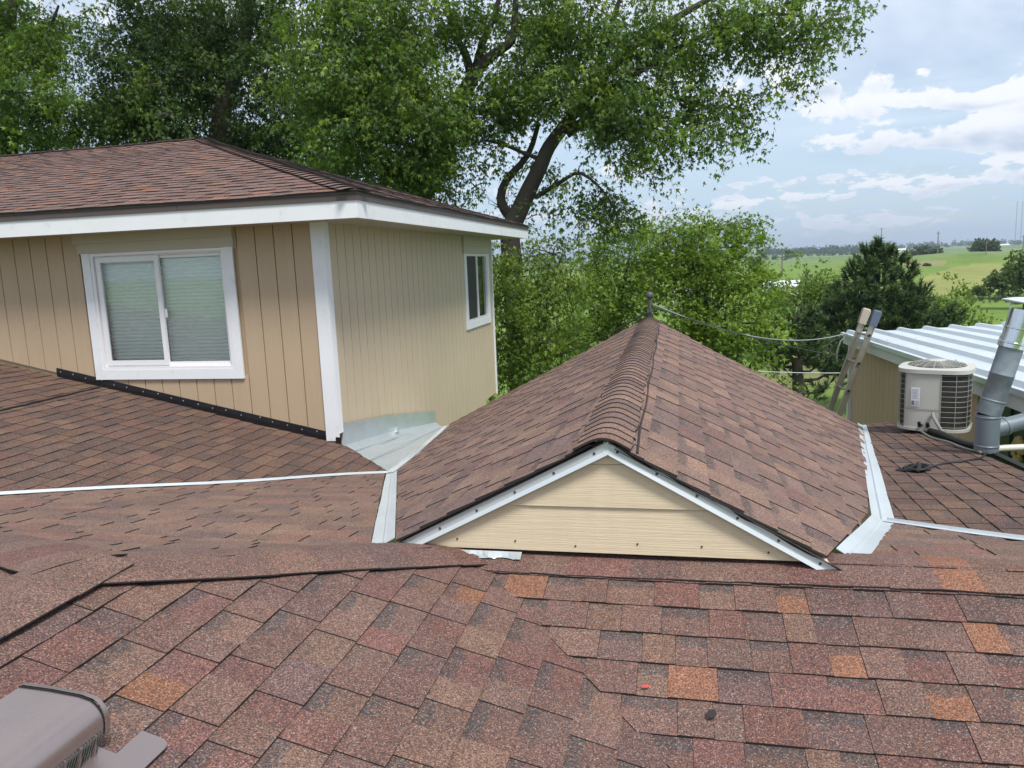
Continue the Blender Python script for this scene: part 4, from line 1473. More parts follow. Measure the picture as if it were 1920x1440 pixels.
for k in range(3):
    a = k*2.1+0.5
    o_ = Vector((math.cos(a), math.sin(a), 0))*PR
    b = MB(); b.hexa([tuple(p3+up_*0.25+o_+Vector((dx, dy, 0))) for dx, dy in ((-.008, -.003), (.008, -.003), (.008, .003), (-.008, .003))]+[tuple(ct+o_*1.1+Vector((dx, dy, 0.01))) for dx, dy in ((-.008, -.003), (.008, -.003), (.008, .003), (-.008, .003))])
    b.build('cap_strut', M['shiny'], flue)
b = MB(); b.lathe(ct, [(0.17, -0.008), (0.172, 0.0), (0.10, 0.028), (0.03, 0.045), (0.0005, 0.048)], 9, axis=up_); b.build('rain_cap', M['wmetal'], flue)
tq = p0*0.45+p1*0.55
tdir = (at_n(1935, 786, PN+0.15)-tq).normalized()
b = MB(); b.lathe(tq, [(PR*0.78, PR*0.5), (PR*0.80, 0.14), (PR*0.86, 0.142), (PR*0.86, 0.17), (PR*0.74, 0.175), (PR*0.74, 0.34)], 22, axis=tdir); b.build('branch', M['greypipe'], flue, smooth=True)
b = MB(); b.lathe(tq+tdir*0.34, [(PR*0.76, 0), (PR*0.80, 0.005), (PR*0.80, 0.06), (PR*0.76, 0.065), (PR*0.76, 0.6)], 22, axis=tdir); b.build('branch', M['galvpipe'], flue, smooth=True)
b = MB(); q = at_n(1867, 841, 6.75); b.lathe(q, [(0.0005, 0.01), (0.026, 0.0), (0.030, 0.002), (0.030, 0.030), (0.027, 0.032), (0.027, 0.4)], 16, axis=Vector((1, 0.12, 0.03)))
tag(b.build('drain_pipe', M['pvc'], smooth=True), 'short white plastic pipe stub beside the flue base', 'pipe')
# foam filled hole in the green wall
M['foam'] = plain('spray_foam', (0.42, 0.30, 0.12), 0.9, var=0.5, scale=25, bump=1.0, bscale=25)
fo = at_e(1909, 846, WX-0.08)
b = MB()
for k in range(14):
    a = k*2*math.pi/14
    c = fo+Vector((random.uniform(-.015, .01), math.cos(a)*0.07, math.sin(a)*0.085+0.02*(math.sin(a) > 0)))
    r = random.uniform(0.025, 0.04)*(1.25 if math.sin(a) > 0 else 0.75)
    b.lathe(c-Vector((0, 0, r)), [(0.0005, 0), (r*0.8, r*0.35), (r, r), (r*0.7, r*1.7), (0.0005, 2*r)], 8)
foam = tag(b.build('spray_foam', M['foam'], smooth=True), 'ring of yellow spray foam round a hole in the green wall', 'foam')
b = MB(); b.lathe(fo+Vector((0.01, 0, 0)), [(0.0005, 0), (0.06, 0.0)], 14, axis=(-1, 0, 0)); b.build('hole', M['dark'], foam)

# ---- ladder leaning on the shed eave
M['alu'] = plain('weathered_aluminium', (0.34, 0.315, 0.27), 0.42, metal=0.5, var=0.15, scale=9, dirt=0.25)
M['capgrey'] = plain('worn_rubber_cap', (0.36, 0.31, 0.25), 0.7)
M['capblue'] = plain('dark_rubber_cap', (0.075, 0.095, 0.14), 0.7)
M['slot'] = plain('rung_socket', (0.012, 0.011, 0.01), 0.8)
LN = 13.7
lt0 = at_n(1643, 590, LN); lb0 = at_n(1574, 776, LN)
ld = (lb0-lt0).normalized()
Ltot = (lt0.z+6.0)/-ld.z
lad = thing('ladder', 'dirty aluminium extension ladder leaning against the eave of the metal shed', 'ladder', lt0+ld*Ltot)
lside = Vector((-0.10, 1, 0)).normalized()
lnor = ld.cross(lside).normalized()
if lnor.x > 0: lnor = -lnor
for (off, mt) in ((0.0, 'capblue'), (0.52, 'capgrey')):
    a = lt0+lside*off; z_ = a+ld*Ltot
    bb = MB()
    w_, t2 = 0.048, 0.020
    for (s0, s1, h0, h1) in ((-t2, t2, -w_, -w_+0.008), (-t2, t2, w_-0.008, w_), (-0.004, 0.004, -w_+0.008, w_-0.008)):
        bb.hexa([tuple(z_+lside*s0+lnor*h0), tuple(z_+lside*s1+lnor*h0), tuple(z_+lside*s1+lnor*h1), tuple(z_+lside*s0+lnor*h1),
                 tuple(a+lside*s0+lnor*h0), tuple(a+lside*s1+lnor*h0), tuple(a+lside*s1+lnor*h1), tuple(a+lside*s0+lnor*h1)])
    bb.build('rail', M['alu'], lad)
    bb = MB()
    secs = [(0.20, 1.0), (0.0, 1.12), (-0.05, 1.05), (-0.075, 0.7)]
    v = []
    for (q, k) in secs:
        for (s_, h_) in ((-1, -1), (1, -1), (1, 1), (-1, 1)):
            v.append(a+ld*q+lside*s_*0.042*min(k, 1.05)+lnor*h_*(w_+0.012)*k)
    bb.add(v, [(i*4+j, i*4+(j+1) % 4, i*4+4+(j+1) % 4, i*4+4+j) for i in range(3) for j in range(4)]+[(12, 13, 14, 15), (3, 2, 1, 0)])
    bb.build('rubber_cap', M[mt], lad)
nr = int(Ltot/0.305)
for i in range(nr):
    q = 0.36+i*0.305*1.6
    if q > Ltot-0.1: break
    c = lt0+ld*q
    bb = MB(); bb.tube([c+lside*-0.03, c+lside*0.55], 0.020, 8); bb.build('rung', M['alu'], lad)
    bb = MB(); bb.lathe(c-lside*0.0315, [(0.0005, 0), (0.026, 0.0)], 10, axis=(0, -1, 0)); bb.build('rung_socket', M['slot'], lad)

# ---- service mast and overhead wires
M['mast'] = plain('galvanised_mast', (0.10, 0.105, 0.11), 0.45, metal=0.5)
M['wire'] = plain('bare_wire', (0.36, 0.38, 0.40), 0.5, metal=0.3)
M['wire_dark'] = plain('dark_wire', (0.05, 0.055, 0.05), 0.6)
mb_ = at_n(1219, 600, 9.5); mt_ = at_n(1218, 556, 9.5)
mast = thing('service_mast', 'dark service mast with weatherhead standing past the far end of the gable ridge', 'mast', Vector((mb_.x, 9.5, -2.6)))
bb = MB(); bb.tube([Vector((mb_.x, 9.5, -2.6)), mt_], 0.026, 10); bb.build('pipe', M['mast'], mast, smooth=True)
bb = MB(); bb.lathe(mt_, [(0.028, -0.03), (0.046, -0.01), (0.050, 0.02), (0.035, 0.05), (0.0005, 0.058)], 12); bb.build('weatherhead', M['mast'], mast, smooth=True)
bb = MB(); bb.box((mt_.x-0.03, 9.44, mt_.z-0.19), (mt_.x+0.045, 9.53, mt_.z-0.15)); bb.build('insulator', M['mast'], mast)


def wire(a, b_, sag, r, mat, label, mid=None):
    pts = []
    for t in np.linspace(0, 1, 25):
        p = a+(b_-a)*t
        pts.append(p-Vector((0, 0, 4*sag*t*(1-t))))
    mb2 = MB(); mb2.tube(pts, r, 6)
    return tag(mb2.build('overhead_wire', mat, smooth=True), label, 'wire', 'overhead service wires')


w0 = mt_+Vector((0.05, 0, -0.10))
wire(w0, at_n(1590, 624, 15.6), 0.27, 0.009, M['wire'], 'pale twisted service wire sagging from the mast to the shed corner')
wire(w0+Vector((0, 0, -0.03)), at_n(1640, 676, 15.9), 0.10, 0.007, M['wire_dark'], 'dark wire running from the mast down behind the ladder')
wire(at_n(1420, 696, 18), at_n(1600, 699, 18), 0.02, 0.010, M['wire'], 'thin straight wire low behind the ladder')
wire(mt_+Vector((-0.05, 0, -0.2)), at_n(1010, 672, 20), 0.12, 0.012, M['wire_dark'], 'thin wire running from the mast down to the left trees')
bb = MB()
c0 = at_n(1590, 626, 15.7)
bb.tube([c0, at_n(1576, 640, 15.7), at_n(1569, 660, 15.7), at_n(1570, 680, 15.7)], 0.012, 6)
tag(bb.build('cable_tail', M['wire'], smooth=True), 'loose pale cable tail hanging from the shed corner', 'cable')
bb = MB()
bb.tube([at_n(1580, 630, 15.7), at_n(1560, 640, 15.7), at_n(1548, 650, 15.7), at_n(1558, 662, 15.7), at_n(1588, 668, 15.7)], 0.009, 6)
tag(bb.build('cable_tail', M['wire_dark'], smooth=True), 'thin dark cable loop left of the shed corner', 'cable')

# ================================================================== GROUND AND FAR COUNTRY
rng = np.random.default_rng(11)
GZ = -6.0


def ground_z(x, y):
    r = np.hypot(x, y)
    a = np.arctan2(x, y)
    far = np.clip((r-60)/400, 0, 1)
    z = GZ+far*(1.2*np.sin(x*0.011+1.0)*np.cos(y*0.009)+0.9*np.sin(x*0.023+y*0.017))
    z = z+np.clip((r-900)/2600, 0, 1)*(9+5*np.sin(a*9+1)+3*np.sin(a*23))
    # low hill in the field to the right and a crest on the left of it
    hx, hy = HILL1
    z = z+4.2*np.exp(-(((x-hx)/42)**2+((y-hy)/28)**2))
    hx, hy = HILL2
    z = z+2.6*np.exp(-(((x-hx)/55)**2+((y-hy)/40)**2))
    return z


_h = at_d(1800, 480, 300); HILL1 = (_h.x, _h.y)
_h = at_d(1540, 490, 190); HILL2 = (_h.x, _h.y)


def ground_mat():
    m_, g, b = new_mat('country_ground')
    at = g.n('ShaderNodeAttribute', attribute_name='tcol')
    geo = g.n('ShaderNodeNewGeometry')
    P = geo.outputs['Position']
    k1 = g.noise(P, 0.9, 6, 0.65)
    k2 = g.noise(P, 0.05, 5, 0.6)
    k = g.m('ADD', g.m('ADD', g.m('MULTIPLY', g.m('SUBTRACT', k1, 0.5), 0.7), g.m('MULTIPLY', g.m('SUBTRACT', k2, 0.5), 0.7)), 1.0)
    s_ = g.n('ShaderNodeVectorMath', operation='SCALE')
    g.link(at.outputs['Color'], s_.inputs[0]); g.link(k, s_.inputs[3])
    g.link(s_.outputs[0], b.inputs['Base Color'])
    b.inputs['Roughness'].default_value = 0.95
    b.inputs['Specular IOR Level'].default_value = 0.1
    bn = g.n('ShaderNodeBump'); bn.inputs['Strength'].default_value = 0.4; bn.inputs['Distance'].default_value = 0.2
    g.link(k1, bn.inputs['Height']); g.link(bn.outputs[0], b.inputs['Normal'])
    return m_


M['ground'] = ground_mat()


def inpoly(px, py, poly):
    ins = np.zeros(px.shape, bool)
    n = len(poly)
    for i in range(n):
        x0, y0 = poly[i]; x1, y1 = poly[(i+1) % n]
        c = ((y0 > py) != (y1 > py)) & (px < (x1-x0)*(py-y0)/((y1-y0)+1e-9)+x0)
        ins ^= c
    return ins


def build_ground():
    base = math.atan2(FWD.x, FWD.y)
    fine = np.linspace(RAD(-5), RAD(40), 340)
    rest = np.linspace(RAD(40), RAD(355), 130)[1:-1]
    az = np.concatenate([fine, rest])+base
    rr = np.concatenate([[0.0], np.geomspace(4, 9000, 230)])
    A, Rr = np.meshgrid(az, rr)
    X, Y = np.sin(A)*Rr, np.cos(A)*Rr
    Z = ground_z(X, Y)
    col = np.zeros((*X.shape, 4)); col[..., 3] = 1
    col[..., :3] = (0.135, 0.205, 0.045)
    dx = np.stack([X, Y, Z], -1)
    D = dx@np.array(FWD)
    D = np.where(D < 1, 1e6, D)
    px = 960+F*(dx@np.array(RGT))/D; py = 720-F*(dx@np.array(UPV))/D
    hz = 496-(px-960)*0.0407
    h = py-hz
    far = h < 18
    col[far, :3] = (0.155, 0.205, 0.085)
    st = (np.sin(h*1.3+px*0.004)+np.sin(px*0.013+h*0.5)) > 0.5
    col[far & st, :3] = (0.115, 0.185, 0.06)
    col[inpoly(px, py, [(1700, 560), (1730, 520), (1790, 500), (1860, 494), (1960, 488), (1960, 540), (1900, 548), (1800, 556)]), :3] = (0.215, 0.235, 0.075)
    col[inpoly(px, py, [(1690, 492), (1760, 486), (1772, 494), (1735, 500), (1700, 504)]), :3] = (0.24, 0.20, 0.12)
    gr = (Rr < 22) & (X > 0)
    drive = inpoly(px, py, [(1420, 690), (1500, 660), (1680, 672), (1680, 716), (1520, 726), (1430, 730)])
    col[drive, :3] = (0.16, 0.17, 0.07)
    na, nr = len(az), len(rr)
    V = np.stack([X, Y, Z], -1).reshape(-1, 3)
    i = np.arange(nr-1)[:, None]*na; j = np.arange(na)[None, :]; j2 = (j+1) % na
    q = np.stack([i+j, i+j2, i+na+j2, i+na+j], -1).reshape(-1, 4)
    T = np.concatenate([q[:, [0, 2, 1]], q[:, [0, 3, 2]]])
    o = np_mesh('ground', V, T, M['ground'], col=col.reshape(-1, 4), kind='structure')
    o['label'] = 'rolling green farmland reaching to the horizon'


build_ground()

# ------------------------------------------------------------------ foliage
M['leaf'] = leaf_mat('maple_leaf', 0.45)
M['needle'] = leaf_mat('pine_needle', 0.10)
M['bark'] = plain('grey_brown_bark', (0.055, 0.046, 0.038), 0.9, var=0.35, scale=9, bump=1.0, bscale=14, stretch=(1, 1, 0.3))
M['bark_pine'] = plain('dark_pine_bark', (0.045, 0.036, 0.030), 0.9, var=0.35, scale=9, bump=1.0, bscale=14)


def unit(a):
    return a/np.maximum(np.linalg.norm(a, axis=-1, keepdims=True), 1e-9)


LOBED = (np.array([(0, 0), (-0.42, 0.50), (-0.13, 0.42), (0.0, 1.0), (0.13, 0.42), (0.42, 0.50)]), np.array([(0, 2, 1), (0, 3, 2), (0, 4, 3), (0, 5, 4)]))
PLAIN = (np.array([(0, 0), (-0.28, 0.48), (0.0, 1.0), (0.28, 0.48)]), np.array([(0, 2, 1), (0, 3, 2)]))


def leaves(pos, axis, nrm, size, col, shape=LOBED):
    """pos,axis,nrm (N,3), size (N,), col (N,3) -> verts, tris, cols"""
    axis = unit(axis)
    side = unit(np.cross(axis, nrm))
    nn = np.cross(side, axis)
    S, Tt = shape
    k = len(S)
    fold = np.abs(S[:, 0])*-0.35
    v = pos[:, None, :]+size[:, None, None]*(S[None, :, 0, None]*side[:, None, :]+S[None, :, 1, None]*axis[:, None, :]+fold[None, :, None]*nn[:, None, :])
    N = len(pos)
    t = (np.arange(N)*k)[:, None, None]+Tt[None]
    c = np.ones((N, k, 4)); c[..., :3] = col[:, None, :]
    return v.reshape(-1, 3), t.reshape(-1, 3), c.reshape(-1, 4)


RSHRINK = 0.86


def crown(blobs, dens, leaf, nleaf, pal, droop=0.35, shape=LOBED, depth=1.0, length=0.55, shell=0.6):
    """blobs: (px, py, rx, ry, n[, weight]) ellipses at depth n; sprays of drooping leaves fill each"""
    VV_, TT_, CC_ = [], [], []
    off = 0
    pal = np.array(pal)*np.array((1.08, 1.06, 1.0))
    for bl in blobs:
        cx, cy, rx, ry, n = bl[:5]
        wgt = bl[5] if len(bl) > 5 else 1.0
        c = np.array(at_n(cx, cy, n))
        sc_ = np.array(at_n(cx+1, cy, n))-c
        m_px = np.linalg.norm(sc_)
        R3 = np.array((rx*m_px, max(rx, ry)*m_px*depth, ry*m_px))*RSHRINK
        ns = max(3, int(dens*wgt*(R3[0]*R3[2])*math.pi))
        d = unit(rng.normal(size=(ns, 3)))
        rad = rng.random((ns, 1))**(1/3.0)*(1-shell)+shell*rng.random((ns, 1))**(1/6.0)
        ncl = max(2, ns//7)
        cl = c+unit(rng.normal(size=(ncl, 3)))*(0.25+0.75*rng.random((ncl, 1))**0.5)*R3
        pickc = rng.integers(0, ncl, size=ns)
        org = np.where(rng.random((ns, 1)) < 0.78, cl[pickc]+rng.normal(size=(ns, 3))*np.array((0.26, 0.26, 0.17))*(leaf/0.115), c+d*rad*R3)
        # twig direction: outward, horizontal-ish and drooping
        tw = unit(d*np.array((1, 1, 0.35))+rng.normal(size=(ns, 3))*0.55+np.array((0, 0, -droop)))
        ln = length*(0.5+rng.random((ns, 1)))
        k = rng.random((ns, nleaf, 1))
        pos = org[:, None, :]+tw[:, None, :]*ln[:, None, :]*k+np.array((0, 0, -0.25*droop))*(k**2)*ln[:, None, :]
        pos = pos+rng.normal(size=pos.shape)*leaf*np.array((0.95, 0.95, 0.55))
        ax = unit(tw[:, None, :]*0.7+rng.normal(size=pos.shape)*0.65+np.array((0, 0, -0.55*droop-0.1)))
        sn = unit(rng.normal(size=(ns, 1, 3))*0.35+np.array((0, -0.1, 0.9)))
        nr_ = unit(rng.normal(size=pos.shape)*0.38+sn)
        base = pal[rng.integers(0, len(pal), size=ns)]
        cc = base[:, None, :]*(0.72+0.56*rng.random((ns, 1, 1)))*(0.82+0.36*rng.random((ns, nleaf, 1)))
        N = ns*nleaf
        tv_ = np.stack([org, org+np.array((0.012, 0, 0.0)), org+tw*ln*0.9+np.array((0, 0, -0.2*droop))*ln], 1).reshape(-1, 3)
        tc_ = np.ones((ns*3, 4)); tc_[:, :3] = (0.035, 0.03, 0.02)
        VV_.append(tv_); TT_.append(np.arange(ns*3).reshape(-1, 3)+off); CC_.append(tc_); off += ns*3
        v, t, c4 = leaves(pos.reshape(N, 3), ax.reshape(N, 3), nr_.reshape(N, 3), (leaf*(0.65+0.7*rng.random(N))), cc.reshape(N, 3), shape)
        VV_.append(v); TT_.append(t+off); CC_.append(c4); off += len(v)
    return np.concatenate(VV_), np.concatenate(TT_), np.concatenate(CC_)


def stem(mb, pts, n, r0, r1, seg=9):
    """tapered limb through pixel points at depth n (n may be list)"""
    P = []
    for i, p in enumerate(pts):
        nn = n[i] if isinstance(n, (list, tuple)) else n
        P.append(at_n(p[0], p[1], nn))
    # smooth (Catmull-Rom)
    Q = []
    for i in range(len(P)-1):
        a = P[max(i-1, 0)]; b_ = P[i]; c = P[i+1]; d = P[min(i+2, len(P)-1)]
        for t in (0, 0.33, 0.66):
            Q.append(0.5*((2*b_)+(c-a)*t+(2*a-5*b_+4*c-d)*t*t+(3*b_-a-3*c+d)*t**3))
    Q.append(P[-1])
    L_ = len(Q)
    mb.tube(Q, [r0+(r1-r0)*i/(L_-1) for i in range(L_)], seg)
    return Q


def twigs(mb, blobs, per, n_off=0.0, r=0.02):
    for bl in blobs:
        cx, cy, rx, ry, n = bl[:5]
        for k in range(per):
            a = random.uniform(0, 2*math.pi)
            p = [(cx+random.uniform(-.3, .3)*rx, cy+random.uniform(0, .5)*ry), (cx+math.cos(a)*rx*.5, cy+math.sin(a)*ry*.5), (cx+math.cos(a+.3)*rx*.95, cy+math.sin(a+.3)*ry*.9)]
            stem(mb, p, [n+random.uniform(-.6, .6) for _ in p], r, r*0.3, 5)


MAPLE = [(0.086, 0.153, 0.028), (0.106, 0.183, 0.030), (0.069, 0.127, 0.028), (0.134, 0.210, 0.032), (0.094, 0.164, 0.056), (0.077, 0.140, 0.032), (0.180, 0.256, 0.037)]
MAPLE_DK = [(0.046, 0.086, 0.024), (0.054, 0.099, 0.026), (0.038, 0.073, 0.023), (0.068, 0.114, 0.026), (0.092, 0.142, 0.030)]
BRIGHT = [(0.132, 0.211, 0.027), (0.108, 0.186, 0.027), (0.160, 0.243, 0.032), (0.090, 0.160, 0.027), (0.180, 0.262, 0.036)]
SHRUB = [(0.102, 0.167, 0.029), (0.123, 0.193, 0.031), (0.087, 0.146, 0.033), (0.146, 0.212, 0.035)]

# ---- big maple right of the house (two stems)
N1 = 18.5
maple = thing('maple_tree', 'tall spreading maple with forked dark trunk rising behind the right end of the house', 'tree', Vector((at_n(955, 430, N1).x, N1, GZ)))
tb = MB()
bx = at_n(955, 430, N1)
tb.tube([Vector((bx.x+0.25, N1, GZ)), Vector((bx.x+0.1, N1, -2.0)), bx], [0.34, 0.28, 0.24], 12)
stem(tb, [(955, 432), (972, 400), (990, 360), (1012, 315), (1030, 275), (1062, 232), (1090, 195), (1150, 122), (1212, 68), (1300, 15), (1380, -30)], N1, 0.24, 0.05)
stem(tb, [(1062, 250), (1082, 238), (1112, 212), (1160, 160), (1240, 108), (1330, 62), (1420, 28), (1500, 30)], [N1, N1, N1-.2, N1-.5, N1-.8, N1-1.1, N1-1.4, N1-1.6], 0.13, 0.025)
stem(tb, [(1090, 195), (1130, 100), (1150, 40), (1170, -30)], N1, 0.10, 0.04)
stem(tb, [(1005, 370), (1050, 342), (1090, 325), (1140, 370), (1165, 425)], [N1, N1-.4, N1-.7, N1-.9, N1-1], 0.06, 0.012)
stem(tb, [(960, 410), (940, 380), (948, 340), (990, 290), (1010, 230)], N1+.3, 0.14, 0.05)
stem(tb, [(1020, 300), (990, 290), (940, 270), (900, 262)], N1, 0.06, 0.02)
stem(tb, [(1180, 150), (1250, 180), (1330, 200), (1400, 205)], N1-.6, 0.05, 0.012)
stem(tb, [(1120, 205), (1170, 230), (1210, 280), (1240, 320)], N1-.6, 0.04, 0.01)
# left stem of the same tree
bx2 = at_n(775, 390, N1)
tb.tube([Vector((bx2.x+0.5, N1, GZ)), Vector((bx2.x, N1, -1.0)), bx2], [0.36, 0.3, 0.26], 12)
stem(tb, [(775, 392), (800, 350), (822, 320), (832, 285), (843, 240), (862, 190), (885, 148)], N1, 0.27, 0.17)
stem(tb, [(885, 150), (905, 120), (935, 95), (960, 75), (966, 30), (968, -40)], N1, 0.15, 0.06)
stem(tb, [(885, 150), (872, 100), (850, 60), (838, 0)], N1, 0.12, 0.05)
stem(tb, [(888, 145), (905, 80), (925, 35), (940, -20)], N1+.2, 0.11, 0.05)
stem(tb, [(838, 250), (780, 180), (720, 140), (660, 120)], [N1, N1-.6, N1-1.2, N1-1.8], 0.09, 0.02)
stem(tb, [(832, 290), (760, 270), (700, 260), (640, 240)], [N1, N1-.6, N1-1.2, N1-1.8], 0.07, 0.02)
stem(tb, [(790, 360), (750, 330), (700, 310)], N1, 0.06, 0.02)
b1 = [(640, 40, 120, 90, 17.5), (740, 50, 110, 80, 17.2), (850, 40, 90, 60, 18.4), (1000, 20, 80, 50, 19), (1010, 85, 70, 60, 18.6), (1090, 55, 100, 70, 18.2),
      (1200, 40, 100, 60, 17.8), (1230, 110, 110, 55, 17.4), (1330, 40, 100, 50, 17.2), (1420, 35, 90, 45, 17), (1490, 25, 90, 35, 16.9), (1510, 70, 65, 30, 16.8), (1545, 40, 50, 30, 16.8),
      (1500, 110, 38, 24, 16.8), (1440, 85, 60, 30, 17),
      (620, 140, 110, 90, 16.8), (700, 150, 110, 90, 16.6), (780, 170, 90, 90, 17), (660, 230, 100, 80, 16.6), (740, 250, 100, 80, 16.9), (820, 250, 60, 80, 18.2), (870, 230, 60, 60, 18.8),
      (940, 170, 80, 50, 18.6), (1010, 160, 90, 60, 18.2), (950, 235, 50, 34, 18.8, .8), (1090, 150, 90, 70, 18), (1150, 190, 90, 60, 17.7), (1240, 180, 90, 45, 17.4), (1320, 190, 80, 35, 17.2), (1380, 205, 50, 25, 17.1),
      (1390, 235, 30, 22, 17.1), (1230, 235, 70, 40, 17.3), (1170, 255, 50, 40, 17.5), (1290, 245, 45, 25, 17.2), (1200, 295, 26, 26, 17.4), (1235, 318, 22, 14, 17.4), (1130, 210, 50, 40, 17.6),
      (700, 310, 70, 40, 18), (780, 320, 60, 45, 18.2), (640, 290, 60, 30, 17.6), (850, 325, 50, 34, 18.9, .8), (900, 300, 34, 24, 18.9, .35), (985, 330, 40, 45, 19, .35),
      (950, 385, 34, 36, 19, .5), (1040, 335, 34, 36, 18.4, .4), (1085, 325, 30, 24, 18, .5), (1110, 360, 40, 35, 17.8), (1145, 395, 40, 40, 17.7), (1160, 425, 32, 20, 17.7), (1000, 395, 30, 20, 18.7, .3), (1050, 392, 30, 18, 18.4, .2), (890, 350, 26, 20, 19, .5)]
twigs(tb, b1, 2)
tb.build('trunk', M['bark'], maple, smooth=True)
up1 = [(700, -120, 260, 130, 17.5, .22), (1000, -120, 280, 120, 18.5, .22), (1300, -90, 200, 90, 17.6, .25), (850, -330, 420, 180, 18, .10), (1150, -330, 260, 150, 18.5, .12)]
v1, t1, c1 = crown(b1, 50, 0.125, 24, MAPLE, droop=0.8)
v2, t2, c2 = crown(up1, 30, 0.16, 22, MAPLE, droop=0.6)
np_mesh('crown', np.concatenate([v1, v2]), np.concatenate([t1, t2+len(v1)]), M['leaf'], maple, np.concatenate([c1, c2]))

# ---- maple left of it, darker, behind the house roof
N2 = 20.5
maple2 = thing('maple_tree', 'dark green maple with single leaning trunk rising directly behind the house roof peak', 'tree', Vector((at_n(395, 300, N2).x, N2, GZ)))
tb = MB()
bq = at_n(400, 290, N2)
tb.tube([Vector((bq.x-0.2, N2, GZ)), Vector((bq.x-0.1, N2, 0)), bq], [0.42, 0.36, 0.31], 12)
stem(tb, [(400, 292), (412, 250), (418, 205), (430, 165), (448, 120), (462, 60), (470, 0), (480, -80)], N2, 0.30, 0.12)
stem(tb, [(428, 175), (412, 140), (405, 90), (395, 30), (390, -40)], N2, 0.10, 0.04)
stem(tb, [(440, 110), (480, 80), (520, 62), (570, 55)], N2-.5, 0.06, 0.02)
stem(tb, [(300, 90), (272, 45), (258, 0), (250, -50)], N2, 0.07, 0.04)
stem(tb, [(418, 205), (360, 150), (300, 90)], N2, 0.11, 0.06)
stem(tb, [(590, 320), (596, 285), (605, 240), (598, 180)], N2, 0.22, 0.12)
b2 = [(290, 40, 80, 70, 20), (350, 60, 80, 80, 20.3), (400, 120, 80, 70, 20.8), (500, 30, 70, 60, 20.6), (520, 110, 70, 60, 20.2), (430, 40, 60, 60, 21), (330, 130, 90, 70, 19.6), (250, 130, 70, 70, 19.4),
      (205, 170, 60, 45, 19.2, .8), (300, 200, 100, 60, 19.6), (220, 220, 80, 45, 19.4), (400, 220, 80, 60, 20.8), (360, 260, 100, 35, 20.8), (270, 255, 90, 30, 20), (475, 235, 40, 34, 21, .6), (540, 190, 60, 70, 20.6),
      (520, 270, 80, 45, 20.8), (590, 240, 60, 70, 20.4), (600, 310, 60, 35, 20.6), (460, 270, 60, 30, 21), (160, 215, 50, 34, 19.4, .6), (290, 150, 40, 26, 17.0, .5), (300, 215, 26, 14, 16.2, .6), (135, 265, 60, 20, 20, .6)]
twigs(tb, b2, 2)
tb.build('trunk', M['bark'], maple2, smooth=True)
up2 = [(380, -100, 240, 110, 20, .22), (350, -320, 360, 170, 20, .1), (560, -60, 120, 80, 20, .25)]
v1, t1, c1 = crown(b2, 44, 0.13, 24, MAPLE_DK, droop=0.8)
v2, t2, c2 = crown(up2, 28, 0.17, 22, MAPLE_DK, droop=0.6)
np_mesh('crown', np.concatenate([v1, v2]), np.concatenate([t1, t2+len(v1)]), M['leaf'], maple2, np.concatenate([c1, c2]))

# ---- tree at the far left edge
N3 = 19.0
tree3 = thing('maple_tree', 'lighter green maple at the far left edge of the picture', 'tree', Vector((at_n(20, 300, N3).x, N3, GZ)))
tb = MB()
bq = at_n(15, 280, N3)
tb.tube([Vector((bq.x, N3, GZ)), bq], [0.34, 0.25], 12)
stem(tb, [(15, 282), (18, 200), (10, 120), (20, 40), (30, -40)], N3, 0.24, 0.1)
stem(tb, [(14, 160), (60, 100), (90, 60), (110, 10)], N3, 0.08, 0.03)
b3 = [(20, 60, 70, 60, 19), (60, 30, 70, 40, 19.4), (90, 90, 60, 40, 18.6), (30, 130, 70, 50, 18), (80, 160, 60, 40, 17.8), (20, 210, 60, 45, 18.2), (80, 230, 60, 35, 18.6), (30, 265, 70, 25, 18.8), (150, 25, 50, 26, 19.6, .6), (-60, 120, 80, 160, 19, .5)]
twigs(tb, b3, 2)
tb.build('trunk', M['bark'], tree3, smooth=True)
v1, t1, c1 = crown(b3, 44, 0.13, 24, MAPLE, droop=0.8)
v2, t2, c2 = crown([(60, -140, 220, 140, 19, .3)], 28, 0.17, 22, MAPLE, droop=0.6)
np_mesh('crown', np.concatenate([v1, v2]), np.concatenate([t1, t2+len(v1)]), M['leaf'], tree3, np.concatenate([c1, c2]))


# ---- mid-distance trees behind the gable
def leafy(name, label, cat, blobs, trunk, n, dens, leaf, nleaf, pal, group=None, r0=0.15, droop=0.4, shape=LOBED, tw=2, length=0.6, z=GZ):
    x0 = at_n(trunk[0], trunk[1], n).x
    t = thing(name, label, cat, Vector((x0, n, z)), group)
    mb = MB()
    tx = at_n(trunk[0], trunk[1], n)
    mb.tube([Vector((x0, n, z)), Vector((x0+0.1, n, (z+tx.z)/2)), tx], [r0, r0*0.85, r0*0.6], 9)
    for bl in blobs:
        c = at_n(bl[0], bl[1], bl[4])
        mid = (tx+c)/2+Vector((0, 0, 0.25))
        mb.tube([tx-Vector((0, 0, random.uniform(0, 1.0))), mid, c], [r0*0.4, r0*0.25, r0*0.08], 6)
    twigs(mb, blobs, tw, r=0.02)
    mb.build('trunk', M['bark'], t, smooth=True)
    v, tt, c = crown(blobs, dens, leaf, nleaf, pal, droop=droop, shape=shape, length=length)
    np_mesh('crown', v, tt, M['leaf'], t, c)
    return t


